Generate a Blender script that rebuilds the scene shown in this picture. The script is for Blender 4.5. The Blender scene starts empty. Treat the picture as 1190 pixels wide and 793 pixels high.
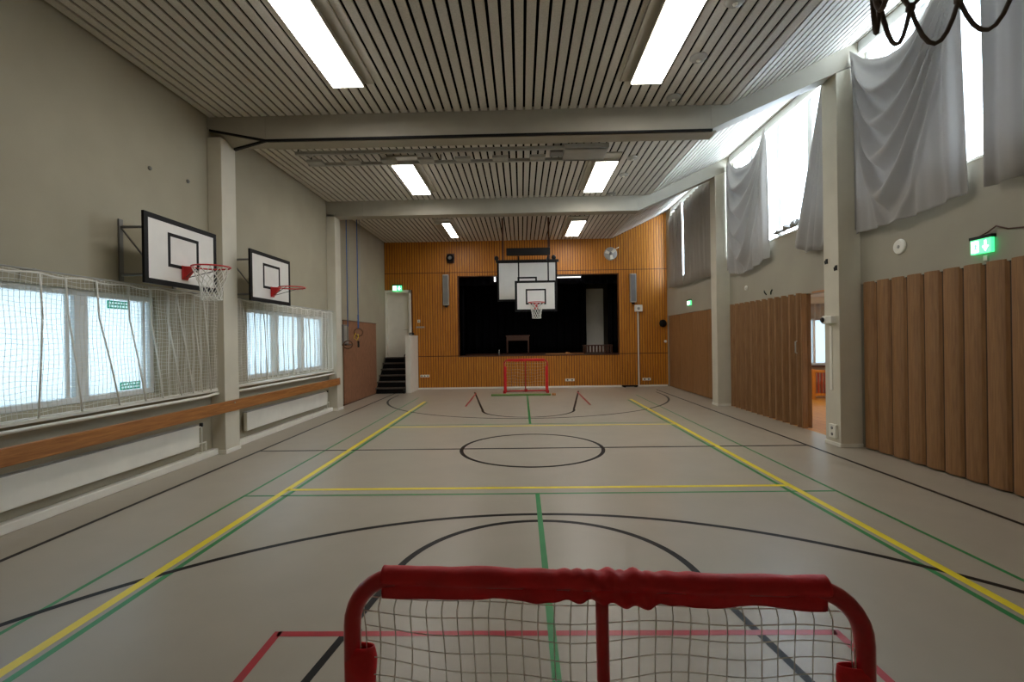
import bpy, math, random
from mathutils import Vector, Matrix
R = random.Random(7)
PI = math.pi
sc = bpy.context.scene
COL = sc.collection

# ------------------------------------------------------------------ materials
def lin(c):
    return c / 12.92 if c <= 0.04045 else ((c + 0.055) / 1.055) ** 2.4
def rgb(r, g, b):
    return (lin(r / 255), lin(g / 255), lin(b / 255), 1.0)

def mat(name, col, rough=0.6, metal=0.0, var=0.0, vscale=6.0, bump=0.0, bscale=60.0, stretch=(1, 1, 1), spec=0.5, coat=0.0):
    m = bpy.data.materials.new(name); m.use_nodes = True
    nt = m.node_tree; n = nt.nodes; b = n['Principled BSDF']
    b.inputs['Base Color'].default_value = col
    b.inputs['Roughness'].default_value = rough
    b.inputs['Metallic'].default_value = metal
    b.inputs['Specular IOR Level'].default_value = spec
    b.inputs['Coat Weight'].default_value = coat
    if var or bump:
        tc = n.new('ShaderNodeTexCoord'); mp = n.new('ShaderNodeMapping')
        mp.inputs['Scale'].default_value = stretch
        nt.links.new(tc.outputs['Object'], mp.inputs['Vector'])
    if var:
        nz = n.new('ShaderNodeTexNoise'); nz.inputs['Scale'].default_value = vscale
        nz.inputs['Detail'].default_value = 5
        nt.links.new(mp.outputs['Vector'], nz.inputs['Vector'])
        rp = n.new('ShaderNodeValToRGB')
        rp.color_ramp.elements[0].position = 0.3; rp.color_ramp.elements[1].position = 0.7
        lo = [max(0, c * (1 - var)) for c in col[:3]] + [1]
        hi = [min(1, c * (1 + var)) for c in col[:3]] + [1]
        rp.color_ramp.elements[0].color = lo; rp.color_ramp.elements[1].color = hi
        nt.links.new(nz.outputs['Fac'], rp.inputs['Fac'])
        nt.links.new(rp.outputs['Color'], b.inputs['Base Color'])
    if bump:
        n2 = n.new('ShaderNodeTexNoise'); n2.inputs['Scale'].default_value = bscale
        n2.inputs['Detail'].default_value = 4
        nt.links.new(mp.outputs['Vector'], n2.inputs['Vector'])
        bp = n.new('ShaderNodeBump'); bp.inputs['Strength'].default_value = bump; bp.inputs['Distance'].default_value = 0.01
        nt.links.new(n2.outputs['Fac'], bp.inputs['Height'])
        nt.links.new(bp.outputs['Normal'], b.inputs['Normal'])
    return m

def emit(name, col, strength):
    m = bpy.data.materials.new(name); m.use_nodes = True
    b = m.node_tree.nodes['Principled BSDF']
    b.inputs['Base Color'].default_value = (0.8, 0.8, 0.8, 1)
    b.inputs['Emission Color'].default_value = col
    b.inputs['Emission Strength'].default_value = strength
    return m

def fabric(name, col, trans=0.35, tcol=None, bump=0.25, bscale=250):
    m = bpy.data.materials.new(name); m.use_nodes = True
    nt = m.node_tree; n = nt.nodes; n.remove(n['Principled BSDF'])
    d = n.new('ShaderNodeBsdfDiffuse'); d.inputs['Color'].default_value = col
    t = n.new('ShaderNodeBsdfTranslucent'); t.inputs['Color'].default_value = tcol or col
    mx = n.new('ShaderNodeMixShader'); mx.inputs['Fac'].default_value = trans
    tc = n.new('ShaderNodeTexCoord'); nz = n.new('ShaderNodeTexNoise'); nz.inputs['Scale'].default_value = bscale
    bp = n.new('ShaderNodeBump'); bp.inputs['Strength'].default_value = bump; bp.inputs['Distance'].default_value = 0.004
    nt.links.new(tc.outputs['Object'], nz.inputs['Vector']); nt.links.new(nz.outputs['Fac'], bp.inputs['Height'])
    nt.links.new(bp.outputs['Normal'], d.inputs['Normal'])
    nt.links.new(d.outputs[0], mx.inputs[1]); nt.links.new(t.outputs[0], mx.inputs[2])
    nt.links.new(mx.outputs[0], n['Material Output'].inputs['Surface'])
    return m

def glass(name, tint, gloss=0.06, frost=0.0):
    m = bpy.data.materials.new(name); m.use_nodes = True
    nt = m.node_tree; n = nt.nodes; n.remove(n['Principled BSDF'])
    t = n.new('ShaderNodeBsdfTransparent'); t.inputs['Color'].default_value = tint
    g = n.new('ShaderNodeBsdfGlossy'); g.inputs['Roughness'].default_value = 0.05
    mx = n.new('ShaderNodeMixShader'); mx.inputs['Fac'].default_value = gloss
    src = t.outputs[0]
    if frost:
        tl = n.new('ShaderNodeBsdfTranslucent'); tl.inputs['Color'].default_value = tint
        m2 = n.new('ShaderNodeMixShader'); m2.inputs['Fac'].default_value = frost
        nt.links.new(t.outputs[0], m2.inputs[1]); nt.links.new(tl.outputs[0], m2.inputs[2]); src = m2.outputs[0]
    nt.links.new(src, mx.inputs[1]); nt.links.new(g.outputs[0], mx.inputs[2])
    nt.links.new(mx.outputs[0], n['Material Output'].inputs['Surface'])
    return m

M = {}
M['wall'] = mat('painted_plaster', rgb(164, 156, 134), 0.75, var=0.05, vscale=1.5, bump=0.12, bscale=90)
M['wall_r'] = mat('painted_plaster_grey', rgb(162, 155, 138), 0.75, var=0.05, vscale=1.5, bump=0.12, bscale=90)
M['column'] = mat('column_paint', rgb(204, 197, 178), 0.65, var=0.04, vscale=3)
M['white'] = mat('white_paint', rgb(230, 226, 213), 0.5, var=0.04, vscale=4)
M['frame'] = mat('window_frame_paint', rgb(215, 216, 214), 0.4, var=0.03, vscale=4)
M['beam'] = mat('beam_paint', rgb(160, 153, 137), 0.6, var=0.05, vscale=3)
M['slat'] = mat('ceiling_slat', rgb(205, 199, 189), 0.7, var=0.10, vscale=60, bump=0.1, bscale=150)
M['dark'] = mat('dark_gap', rgb(8, 8, 8), 0.95, var=0.2, spec=0.1)
M['black'] = mat('black_paint', rgb(15, 13, 13), 0.55, var=0.15, vscale=8, spec=0.2)
M['blackmetal'] = mat('black_metal', rgb(34, 32, 31), 0.4, 0.5, var=0.1)
M['grey'] = mat('grey_plastic', rgb(120, 118, 114), 0.5, var=0.06)
M['lightgrey'] = mat('light_grey_metal', rgb(165, 163, 155), 0.45, 0.1, var=0.06)
M['floor'] = mat('sports_floor_vinyl', rgb(167, 157, 140), 0.34, var=0.035, vscale=2.2, bump=0.02, bscale=14, spec=0.42)
M['l_black'] = mat('black_line_paint', rgb(20, 16, 14), 0.4, var=0.15, vscale=3, spec=0.15)
M['l_yellow'] = mat('yellow_line_paint', rgb(238, 214, 40), 0.35, var=0.08, vscale=3)
M['l_green'] = mat('green_line_paint', rgb(28, 132, 66), 0.35, var=0.12, vscale=3)
M['l_red'] = mat('red_line_paint', rgb(172, 26, 40), 0.35, var=0.12, vscale=3)
M['board'] = mat('white_board', rgb(222, 218, 210), 0.45, var=0.03, vscale=5)
M['red'] = mat('red_enamel', rgb(200, 34, 30), 0.35, var=0.06)
M['goalred'] = mat('red_goal_enamel', rgb(188, 22, 34), 0.28, var=0.06, coat=0.3)
M['redcloth'] = mat('red_nylon_cloth', rgb(212, 24, 34), 0.55, var=0.12, vscale=14, bump=0.25, bscale=30)
M['cord'] = mat('white_cord', rgb(226, 222, 212), 0.8, var=0.05)
M['cordg'] = mat('grey_cord', rgb(160, 158, 152), 0.8, var=0.05)
M['darkcord'] = mat('dark_silhouette_cord', rgb(92, 78, 68), 0.8, var=0.25, vscale=20)  # dark tone paints in the net's silhouette against the bright windows
M['bluerope'] = mat('blue_rope', rgb(58, 92, 150), 0.7, var=0.15, vscale=20)
M['yellowstrap'] = mat('yellow_strap', rgb(205, 175, 50), 0.6, var=0.1)
M['stairs'] = mat('dark_stair_tread', rgb(88, 77, 67), 0.45, var=0.15, vscale=8)
M['stage_black'] = fabric('black_stage_cloth', rgb(17, 16, 18), 0.0)
M['wood_dark'] = mat('dark_wood', rgb(84, 50, 32), 0.5, var=0.2, vscale=5, stretch=(1, 8, 8))
M['green'] = mat('green_foam', rgb(98, 128, 62), 0.7, var=0.12)
M['curtain'] = fabric('grey_curtain_cloth', rgb(182, 178, 173), 0.22, rgb(165, 163, 162))
M['curtain_b'] = fabric('grey_brown_curtain_cloth', rgb(160, 152, 141), 0.10, rgb(160, 154, 148))
M['sheer'] = fabric('white_sheer_cloth', rgb(225, 225, 225), 0.5)
M['glass_r'] = glass('clear_window_glass', (0.96, 0.98, 1, 1))
M['glass_l'] = glass('frosted_window_glass', (0.275, 0.30, 0.305, 1), 0.05, 0.55)
M['lamp'] = emit('lamp_diffuser', (1.0, 0.97, 0.93, 1), 9.5)
M['lamp_fill'] = emit('annex_fill_diffuser', (1.0, 0.93, 0.82, 1), 14.0)  # glow of the fill lights added in the annex
M['lampstrip'] = emit('stage_lamp_tube', (1.0, 0.98, 0.95, 1), 0.9)
M['sign_green'] = emit('lit_sign_green', (0.01, 0.55, 0.17, 1), 1.1)
M['sign_white'] = emit('lit_sign_white', (0.85, 1.0, 0.9, 1), 2.4)
M['stick_green'] = fabric('green_sticker', rgb(10, 110, 76), .75, rgb(10, 128, 92), bump=0)
M['stick_white'] = fabric('white_sticker_print', rgb(235, 240, 238), .9, rgb(235, 250, 242), bump=0)
M['rawwood'] = mat('oak_board', rgb(176, 118, 66), 0.5, var=0.22, vscale=5, stretch=(3, 0.5, 9))
M['ring'] = mat('varnished_ring_wood', rgb(92, 60, 36), 0.4, var=0.15)

def wood(name, base, dark, scale=(9, 9, 0.6), rough=0.5, nscale=3.0):
    m = bpy.data.materials.new(name); m.use_nodes = True
    nt = m.node_tree; n = nt.nodes; b = n['Principled BSDF']; b.inputs['Roughness'].default_value = rough
    tc = n.new('ShaderNodeTexCoord'); mp = n.new('ShaderNodeMapping'); mp.inputs['Scale'].default_value = scale
    nz = n.new('ShaderNodeTexNoise'); nz.inputs['Scale'].default_value = nscale; nz.inputs['Detail'].default_value = 6
    nz.inputs['Distortion'].default_value = 0.6
    rp = n.new('ShaderNodeValToRGB'); rp.color_ramp.elements[0].position = 0.32; rp.color_ramp.elements[1].position = 0.68
    rp.color_ramp.elements[0].color = dark; rp.color_ramp.elements[1].color = base
    nt.links.new(tc.outputs['Object'], mp.inputs['Vector']); nt.links.new(mp.outputs['Vector'], nz.inputs['Vector'])
    nt.links.new(nz.outputs['Fac'], rp.inputs['Fac']); nt.links.new(rp.outputs['Color'], b.inputs['Base Color'])
    bp = n.new('ShaderNodeBump'); bp.inputs['Strength'].default_value = 0.08; bp.inputs['Distance'].default_value = 0.01
    nt.links.new(nz.outputs['Fac'], bp.inputs['Height']); nt.links.new(bp.outputs['Normal'], b.inputs['Normal'])
    return m
M['pine'] = wood('golden_pine', rgb(208, 136, 38), rgb(180, 108, 26), (11, 11, 0.7))
M['pineshade'] = wood('golden_pine_groove_shade', rgb(110, 62, 16), rgb(90, 48, 12), (11, 11, 0.7))  # darker copy of the pine, paints shade into the grooves between boards
M['barre'] = wood('oiled_pine_rail', rgb(176, 116, 58), rgb(138, 86, 40), (12, 0.9, 14))
M['accord'] = wood('accordion_veneer', rgb(152, 111, 69), rgb(130, 92, 55), (14, 14, 0.9), 0.55)
M['accord_shade'] = wood('accordion_groove_shade', rgb(66, 43, 25), rgb(52, 34, 20), (14, 14, .9), 0.6)  # dark brown for the painted shade in the pleat grooves
M['hardboard'] = wood('brown_hardboard', rgb(146, 101, 72), rgb(130, 88, 60), (3, 3, 2), 0.6)
M['parquet'] = wood('honey_parquet', rgb(222, 160, 62), rgb(196, 130, 42), (9, 0.8, 1), 0.5)
M['redwood'] = wood('red_brown_wood', rgb(170, 66, 34), rgb(126, 42, 22), (9, 9, 0.8), 0.4)

# ------------------------------------------------------------------ mesh builder
class MB:
    def __init__(s): s.v = []; s.f = []; s.sm = []
    def add(s, vs, fs, smooth=False):
        o = len(s.v); s.v += [tuple(p) for p in vs]
        for f in fs: s.f.append([i + o for i in f]); s.sm.append(smooth)
        return s
    def box(s, x0, x1, y0, y1, z0, z1):
        if x0 > x1: x0, x1 = x1, x0
        if y0 > y1: y0, y1 = y1, y0
        if z0 > z1: z0, z1 = z1, z0
        vs = [(x0, y0, z0), (x1, y0, z0), (x1, y1, z0), (x0, y1, z0), (x0, y0, z1), (x1, y0, z1), (x1, y1, z1), (x0, y1, z1)]
        return s.add(vs, [(3, 2, 1, 0), (4, 5, 6, 7), (0, 1, 5, 4), (1, 2, 6, 5), (2, 3, 7, 6), (3, 0, 4, 7)])
    def hexa(s, b, t):
        return s.add(list(b) + list(t), [(3, 2, 1, 0), (4, 5, 6, 7), (0, 1, 5, 4), (1, 2, 6, 5), (2, 3, 7, 6), (3, 0, 4, 7)])
    def prism(s, poly, axis, a, b):
        def P(p, t): return {'x': (t, p[0], p[1]), 'y': (p[0], t, p[1]), 'z': (p[0], p[1], t)}[axis]
        n = len(poly); vs = [P(p, a) for p in poly] + [P(p, b) for p in poly]
        fs = [tuple(range(n))[::-1], tuple(range(n, 2 * n))] + [(i, (i + 1) % n, n + (i + 1) % n, n + i) for i in range(n)]
        return s.add(vs, fs)
    def tube(s, path, r, n=6, closed=False, caps=True):
        P = [Vector(p) for p in path]; m = len(P); rs = r if isinstance(r, (list, tuple)) else [r] * m
        if m < 2: return s
        vs = []; up = None
        for i in range(m):
            if closed: t = P[(i + 1) % m] - P[i - 1]
            else: t = P[min(i + 1, m - 1)] - P[max(i - 1, 0)]
            t = t.normalized() if t.length > 1e-9 else Vector((0, 0, 1))
            if up is None:
                up = Vector((0, 0, 1)) if abs(t.z) < 0.9 else Vector((1, 0, 0))
            a = up - t * up.dot(t)
            if a.length < 1e-6: a = Vector((0, 1, 0)) - t * t.y
            a.normalize(); up = a; b = t.cross(a)
            for k in range(n):
                an = 2 * PI * k / n
                vs.append(P[i] + (a * math.cos(an) + b * math.sin(an)) * rs[i])
        fs = []
        for i in range(m if closed else m - 1):
            j = (i + 1) % m
            for k in range(n):
                l = (k + 1) % n; fs.append((i * n + k, i * n + l, j * n + l, j * n + k))
        if caps and not closed:
            fs.append(tuple(range(n))[::-1]); fs.append(tuple((m - 1) * n + k for k in range(n)))
        return s.add(vs, fs, n > 4)
    def grid(s, fn, nu, nv, smooth=True, closed_u=False):
        vs = [fn(i / (nu if closed_u else nu - 1), j / (nv - 1)) for j in range(nv) for i in range(nu)]
        fs = []
        for j in range(nv - 1):
            for i in range(nu if closed_u else nu - 1):
                k = (i + 1) % nu; fs.append((j * nu + i, j * nu + k, (j + 1) * nu + k, (j + 1) * nu + i))
        return s.add(vs, fs, smooth)
    def lathe(s, prof, c, axis='z', n=24, smooth=True):
        vs = []
        for (r, h) in prof:
            for k in range(n):
                a = 2 * PI * k / n; x, y = r * math.cos(a), r * math.sin(a)
                p = {'z': (x, y, h), 'y': (x, h, y), 'x': (h, x, y)}[axis]
                vs.append((c[0] + p[0], c[1] + p[1], c[2] + p[2]))
        m = len(prof); fs = []
        for i in range(m - 1):
            for k in range(n):
                l = (k + 1) % n; fs.append((i * n + k, i * n + l, (i + 1) * n + l, (i + 1) * n + k))
        fs.append(tuple(range(n))[::-1]); fs.append(tuple((m - 1) * n + k for k in range(n)))
        return s.add(vs, fs, smooth)
    def build(s, name, m, parent=None, bevel=0, solid=0, local=False):
        me = bpy.data.meshes.new(name)
        off = Vector((0, 0, 0))
        if parent is not None and not local:
            p = parent
            while p is not None: off += p.location; p = p.parent
        me.from_pydata([(v[0] - off.x, v[1] - off.y, v[2] - off.z) for v in s.v], [], s.f)
        me.polygons.foreach_set('use_smooth', s.sm); me.update()
        import bmesh
        bm = bmesh.new(); bm.from_mesh(me); bmesh.ops.recalc_face_normals(bm, faces=bm.faces); bm.to_mesh(me); bm.free()
        me.materials.append(M[m] if isinstance(m, str) else m)
        o = bpy.data.objects.new(name, me); COL.objects.link(o)
        if parent is not None: o.parent = parent
        if bevel:
            b = o.modifiers.new('bevel', 'BEVEL'); b.width = bevel; b.segments = 2; b.limit_method = 'ANGLE'; b.angle_limit = 0.6
        if solid:
            b = o.modifiers.new('solid', 'SOLIDIFY'); b.thickness = solid; b.offset = 0
        return o

def tag(o, label, cat, group=None, kind=None):
    o['label'] = label; o['category'] = cat
    if group: o['group'] = group
    if kind: o['kind'] = kind
    return o
def struct(o, label, cat):
    return tag(o, label, cat, kind='structure')
def thing(name, loc, label, cat, group=None, rz=0):
    o = bpy.data.objects.new(name, None); COL.objects.link(o); o.empty_display_size = 0.1
    o.location = loc; o.rotation_euler = (0, 0, rz)
    return tag(o, label, cat, group)
def arc(cx, cy, r, a0, a1, n):
    return [(cx + r * math.cos(a0 + (a1 - a0) * i / n), cy + r * math.sin(a0 + (a1 - a0) * i / n)) for i in range(n + 1)]

XL, XR, YF, YS, ZC = -5.1, 5.43, -0.62, 17.7, 5.52
XB = 3.4                     # where the ceiling starts to rise
SL = (6.47 - ZC) / (XR - XB)
COLY = [(3.02, 3.37), (7.67, 8.04), (12.4, 12.75)]

# ------------------------------------------------------------------ floor and markings
fl = MB().box(XL - 0.4, XR + 0.02, YF - 0.3, YS, -0.2, 0).build('floor', 'floor')
struct(fl, 'beige vinyl sports hall floor with coloured court lines', 'floor')
def strip(mb, pts, w, z=0.0012):
    P = [Vector((p[0], p[1])) for p in pts]; n = len(P); vs = []
    for i in range(n):
        t = (P[min(i + 1, n - 1)] - P[max(i - 1, 0)]).normalized(); q = Vector((-t.y, t.x)) * w / 2
        vs += [(P[i].x + q.x, P[i].y + q.y, z), (P[i].x - q.x, P[i].y - q.y, z)]
    mb.add(vs, [(2 * i, 2 * i + 1, 2 * i + 3, 2 * i + 2) for i in range(n - 1)])
CX = 0.148; YM = 7.85
bk = MB()
strip(bk, [(-4.42, -0.5), (-4.42, 16.6)], .055); strip(bk, [(4.66, -0.5), (4.66, 16.6)], .055)
strip(bk, [(-4.42, YM), (4.66, YM)], .06)
strip(bk, arc(CX, YM, 1.162, 0, 2 * PI, 72), .062)
for sgn in (-1, 1):
    yc = YM + sgn * 4.32
    strip(bk, arc(CX, yc, 1.17, PI if sgn > 0 else 0, 2 * PI if sgn > 0 else PI, 48), .06)
    for k in (-1, 1):
        strip(bk, [(CX + k * 1.17, yc), (CX + k * 1.80, YM + sgn * 8.6)], .05)
    ya = YM + sgn * 7.27
    strip(bk, arc(CX, ya, 4.3, PI if sgn > 0 else 0, 2 * PI if sgn > 0 else PI, 90), .06)
    for k in (-1, 1): strip(bk, [(CX + k * 4.3, ya), (CX + k * 4.3, min(YM + sgn * 8.0, 16.4))], .05)
bk.build('basketball_line', 'l_black', fl)
ye = MB()
strip(ye, [(-2.905, -0.5), (-2.905, 14.1)], .075, .0016); strip(ye, [(3.195, -0.5), (3.195, 14.05)], .075, .0016)
strip(ye, [(-2.905, 5.757), (3.195, 5.757)], .07, .0016); strip(ye, [(-2.905, 9.909), (3.195, 9.909)], .07, .0016)
ye.build('volleyball_line', 'l_yellow', fl)
gr = MB()
for x in (-3.308, 3.607): strip(gr, [(x, -0.5), (x, 15.1)], .038, .0008)
for x in (-2.80, 3.085): strip(gr, [(x, -0.5), (x, 13.9)], .05, .0008)
strip(gr, [(-3.308, 5.537), (3.607, 5.537)], .042, .0008); strip(gr, [(-2.8, 10.13), (3.085, 10.13)], .042, .0008)
strip(gr, [(0.160, -0.5), (0.160, 5.537)], .05, .002); strip(gr, [(0.160, 10.13), (0.160, 15.2)], .05, .002)
gr.build('badminton_line', 'l_green', fl)
rd = MB()
strip(rd, [(-1.54, 2.90), (1.88, 2.90)], .05, .0014); strip(rd, [(-1.54, 2.925), (-1.54, -0.5)], .05, .0014); strip(rd, [(1.88, 2.925), (1.88, -0.5)], .05, .0014)
for x in (-1.55, 1.85): strip(rd, [(x, 12.9), (x + (.02 if x > 0 else -.02), 16.2)], .05, .0014)
rd.build('floorball_crease_line', 'l_red', fl)

# ------------------------------------------------------------------ left wall
WZ0, WZ1 = 1.14, 2.47
W1 = (3.45, 6.56); W2 = (8.72, 12.28)
wl = MB()
T = 0.3
wl.box(XL - T, XL, YF, YS, 0, WZ0); wl.box(XL - T, XL, YF, YS, WZ1, 6.0)
wl.box(XL - T, XL, YF, W1[0], WZ0, WZ1); wl.box(XL - T, XL, W1[1], W2[0], WZ0, WZ1); wl.box(XL - T, XL, W2[1], YS, WZ0, WZ1)
o = wl.build('wall_left', 'wall'); struct(o, 'beige painted left wall with two low windows', 'wall')

def left_window(name, y0, y1, mull, label):
    rt = thing(name, (XL - .13, (y0 + y1) / 2, WZ0), label, 'window'); rt['kind'] = 'structure'
    f = MB(); x0, x1 = XL - .16, XL - .07
    b = .07
    f.box(x0, x1, y0, y1, WZ0, WZ0 + b); f.box(x0, x1, y0, y1, WZ1 - b, WZ1)
    f.box(x0, x1, y0, y0 + b, WZ0 + b, WZ1 - b); f.box(x0, x1, y1 - b, y1, WZ0 + b, WZ1 - b)
    for m in mull: f.box(x0, x1, m - .085, m + .085, WZ0 + b, WZ1 - b)
    f.build('window_frame', 'frame', rt, bevel=.008)
    edges = [y0 + b] + [e for m in mull for e in (m - .085, m + .085)] + [y1 - b]
    for i in range(0, len(edges), 2):
        a, c = edges[i], edges[i + 1]
        MB().box(XL - .12, XL - .112, a, c, WZ0 + b, WZ1 - b).build('pane', 'glass_l', rt)
    for i in range(0, len(edges), 2):           # the narrow inner sash stile at the far end of each pane
        c = edges[i + 1]
        MB().box(XL - .105, XL - .085, c - .10, c - .055, WZ0 + b, WZ1 - b).build('sash_stile', 'frame', rt)
    return rt
left_window('window_1', W1[0], W1[1], (5.475,), 'wide frosted low window nearest the camera behind white safety net')
left_window('window_2', W2[0], W2[1], (9.9, 11.1), 'low window beyond the first left column behind gathered net')
sill = MB()
sill.box(XL - .06, -4.98, 3.4, 7.67, 1.03, 1.07); o = sill.build('trim_1', 'white', bevel=.006); struct(o, 'white window sill board along the near left wall', 'sill')
sill = MB().box(XL - .06, -4.98, 8.05, 12.38, 1.04, 1.08); o = sill.build('trim_2', 'white', bevel=.006); struct(o, 'white window sill board between the two left columns', 'sill')
# plinth along the foot of the wall
MBp = MB().box(XL, -4.99, YF, 7.67, 0, .10); o = MBp.build('baseboard_left', 'white', bevel=.01); struct(o, 'white plinth along the foot of the near left wall', 'baseboard')
o = MB().box(XL, -4.99, 8.06, 12.38, 0, .10).build('baseboard_left_far', 'white', bevel=.01); struct(o, 'white plinth along the left wall between the two columns', 'baseboard')

# columns left
for i, (a, b) in enumerate(COLY):
    c = MB().box(XL, -4.87, a, b + .02, 0, 5.2)
    o = c.build('column', 'column', bevel=.008)
    MB().box(XL, -4.855, a - .012, b + .032, 0, .07).build('base_skirting', 'white', o, bevel=.006)
    struct(o, ['near left wall column out of view', 'white painted column between the two left windows', 'white painted column at far end of wooden rail'][i], 'column')

for (y, z, lb) in ((6.45, 4.25, 'small dark stud on left wall above the nearer backboard'), (7.2, 4.32, 'small dark stud on left wall just before the column')):
    o = MB().lathe([(.03, .0), (.03, .012), (.015, .03)], (XL, y, z), 'x', 12).build('wall_stud', 'grey'); tag(o, lb, 'stud', 'studs on the left wall')
# radiators
def radiator(y0, y1, label):
    rt = thing('radiator', (-5.03, (y0 + y1) / 2, .2), label, 'radiator', 'long flat wall radiators')
    MB().box(-5.05, -4.98, y0, y1, .225, .56).build('panel', 'white', rt, bevel=.012)
    MB().box(-5.06, -4.975, y0, y1, .56, .572).build('top_grille', 'lightgrey', rt, bevel=.003)
    for ya in (y0 + .3, y1 - .36): MB().box(-5.10, -5.06, ya, ya + .06, .2, .555).build('wall_bracket', 'white', rt)
    p = MB().tube([(-5.02, y1 + .02, .52), (-5.02, y1 + .09, .52), (-5.02, y1 + .1, .50), (-5.02, y1 + .1, .12)], .014, 8)
    p.tube([(-5.02, y1 + .02, .26), (-5.02, y1 + .2, .26), (-5.02, y1 + .2, .12)], .014, 8)
    p.build('pipe', 'white', rt)
    MB().lathe([(.02, 0), (.028, .01), (.028, .05), (.02, .06)], (-5.02, y1 + .1, .52), 'z', 12).build('valve', 'blackmetal', rt)
    MB().box(-5.1, -5.0, y1 + .06, y1 + .14, .1, .115).build('pipe_clip', 'white', rt)
radiator(3.7, 7.2, 'long white radiator low on the near left wall under wooden rail')
radiator(8.47, 12.0, 'long white radiator between the two left columns under wooden rail')

# wooden rail along the columns
rt = thing('wooden_rail', (-4.84, 6.5, .77), 'long wooden plank rail fixed across the left columns below windows', 'rail')
MB().box(-4.868, -4.825, -0.4, 12.5, .685, .865).build('plank', 'barre', rt, bevel=.01)
for y in (3.19, 7.86, 12.42):
    MB().lathe([(.014, 0), (.014, .004), (.008, .008)], (-4.825, y, .82), 'x', 10).build('screw', 'lightgrey', rt)
for y in (2.0, 5.4, 10.2):
    MB().box(-5.1, -4.868, y - .02, y + .02, .70, .74).build('wall_bracket', 'lightgrey', rt)

# white handrail pipe below sills
def wall_pipe(y0, y1, x, label, bend):
    rt = thing('wall_pipe', (x, (y0 + y1) / 2, .98), label, 'pipe')
    pts = [(x, y0, .985), (x, y1 - .45, .985)]
    if bend: pts += [(x, y1 - .3, .99), (x - .03, y1 - .1, 1.0), (x - .04, y1, 1.0)]
    else: pts += [(x, y1, .985)]
    MB().tube(pts, .022, 10).build('pipe_run', 'white', rt)
    for k in range(3):
        y = y0 + (y1 - y0) * (k + .5) / 3
        MB().box(x - .16, x, y - .015, y + .015, .955, .975).build('bracket', 'lightgrey', rt)
wall_pipe(3.4, 7.665, -4.94, 'white pipe under the near left window sill bending into the column', True)
wall_pipe(8.07, 12.38, -4.94, 'white pipe under the sill between the two left columns', False)

# ------------------------------------------------------------------ safety nets on the left windows
def net_curtain(y0, y1, z0, z1, step, fold, label, r=.0016, cords=(), gather=None):
    x = -4.95
    rt = thing('safety_net', (x, (y0 + y1) / 2, z1), label, 'net', 'window safety nets')
    def X(y, z):
        h = (z1 - z) / (z1 - z0)
        return x + fold(y) * (0.3 + 0.7 * h)
    m = MB(); n = int((y1 - y0) / step); k = int((z1 - z0) / step)
    dy = lambda y, z: 0.014 * math.sin(z * 7 + y * 3)
    ys_ = [y0 + (y1 - y0) * i / n for i in range(n + 1)]
    if gather: ys_ += [gather + (y1 - gather) * (i + .5) / int((y1 - gather) / .024) for i in range(int((y1 - gather) / .024))]
    for y in ys_:
        m.tube([(X(y, z0 + (z1 - z0) * j / 10), y + dy(y, z0 + (z1 - z0) * j / 10), z0 + (z1 - z0) * j / 10) for j in range(11)], r, 3, caps=False)
    ny = int((y1 - y0) / .07)
    for j in range(k + 1):
        z = z0 + (z1 - z0) * j / k
        m.tube([(X(y0 + (y1 - y0) * i / ny, z), y0 + (y1 - y0) * i / ny, z + .01 * math.sin(i * .9 + j)) for i in range(ny + 1)], r, 3, caps=False)
    m.build('net_mesh', 'cord', rt)
    for (ya, yb) in cords:
        c = MB().tube([(x + .02 + fold(ya), ya, z1 - .02), (x + .03, ya + (yb - ya) * .05, z1 - (z1 - z0) * .3), (x + .035, ya + (yb - ya) * .55, z1 - (z1 - z0) * .66), (x + .03, yb, z0 - .01)], .010, 6)
        c.build('hanging_cord', 'cord', rt)
    rl = MB().tube([(x, y0 - .1, z1 + .015), (x, y1 + .12, z1 + .02)], .009, 8); rl.build('top_rail', 'lightgrey', rt)
    hem = MB().tube([(X(y0 + (y1 - y0) * i / ny, z1), y0 + (y1 - y0) * i / ny, z1 - .02 + .012 * math.sin(i * .8)) for i in range(ny + 1)], .010, 6); hem.build('top_hem', 'cord', rt)
    hem = MB().tube([(X(y0 + (y1 - y0) * i / ny, z0), y0 + (y1 - y0) * i / ny, z0) for i in range(ny + 1)], .008, 6); hem.build('bottom_hem', 'cord', rt)
    nb = 5
    for i in range(nb):
        y = y0 + (y1 - y0) * (i + .5) / nb
        MB().box(-5.1, x + .004, y - .012, y + .012, z1 + .012, z1 + .03).build('rail_bracket', 'lightgrey', rt)
    return rt
def fold1(y):
    g = max(0.0, min(1.0, (y - 6.2) / 0.6))
    return .012 * math.sin(y * 2.3) + g * .05 * math.sin(y * 2 * PI / .17)
net_curtain(3.5, 7.64, 1.085, 2.575, .052, fold1, 'white knotted safety net hung over the near left window', r=.0022, gather=6.5, cords=((4.1, 4.2), (4.78, 4.72), (5.05, 5.2), (5.42, 5.7), (5.85, 6.1), (6.2, 6.4), (6.5, 6.75), (6.75, 7.0), (7.05, 7.2), (7.3, 7.4)))
def fold2(y): return .035 * math.sin(y * 2 * PI / .21) + .012 * math.sin(y * 2 * PI / .53)
net_curtain(8.12, 12.36, 1.12, 2.60, .046, fold2, 'white gathered safety net over the window between the left columns', r=.0022, gather=8.14, cords=((8.35, 8.4), (9.0, 9.05), (9.4, 9.45), (10.1, 10.1), (10.9, 10.95), (11.6, 11.6)))

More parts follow.
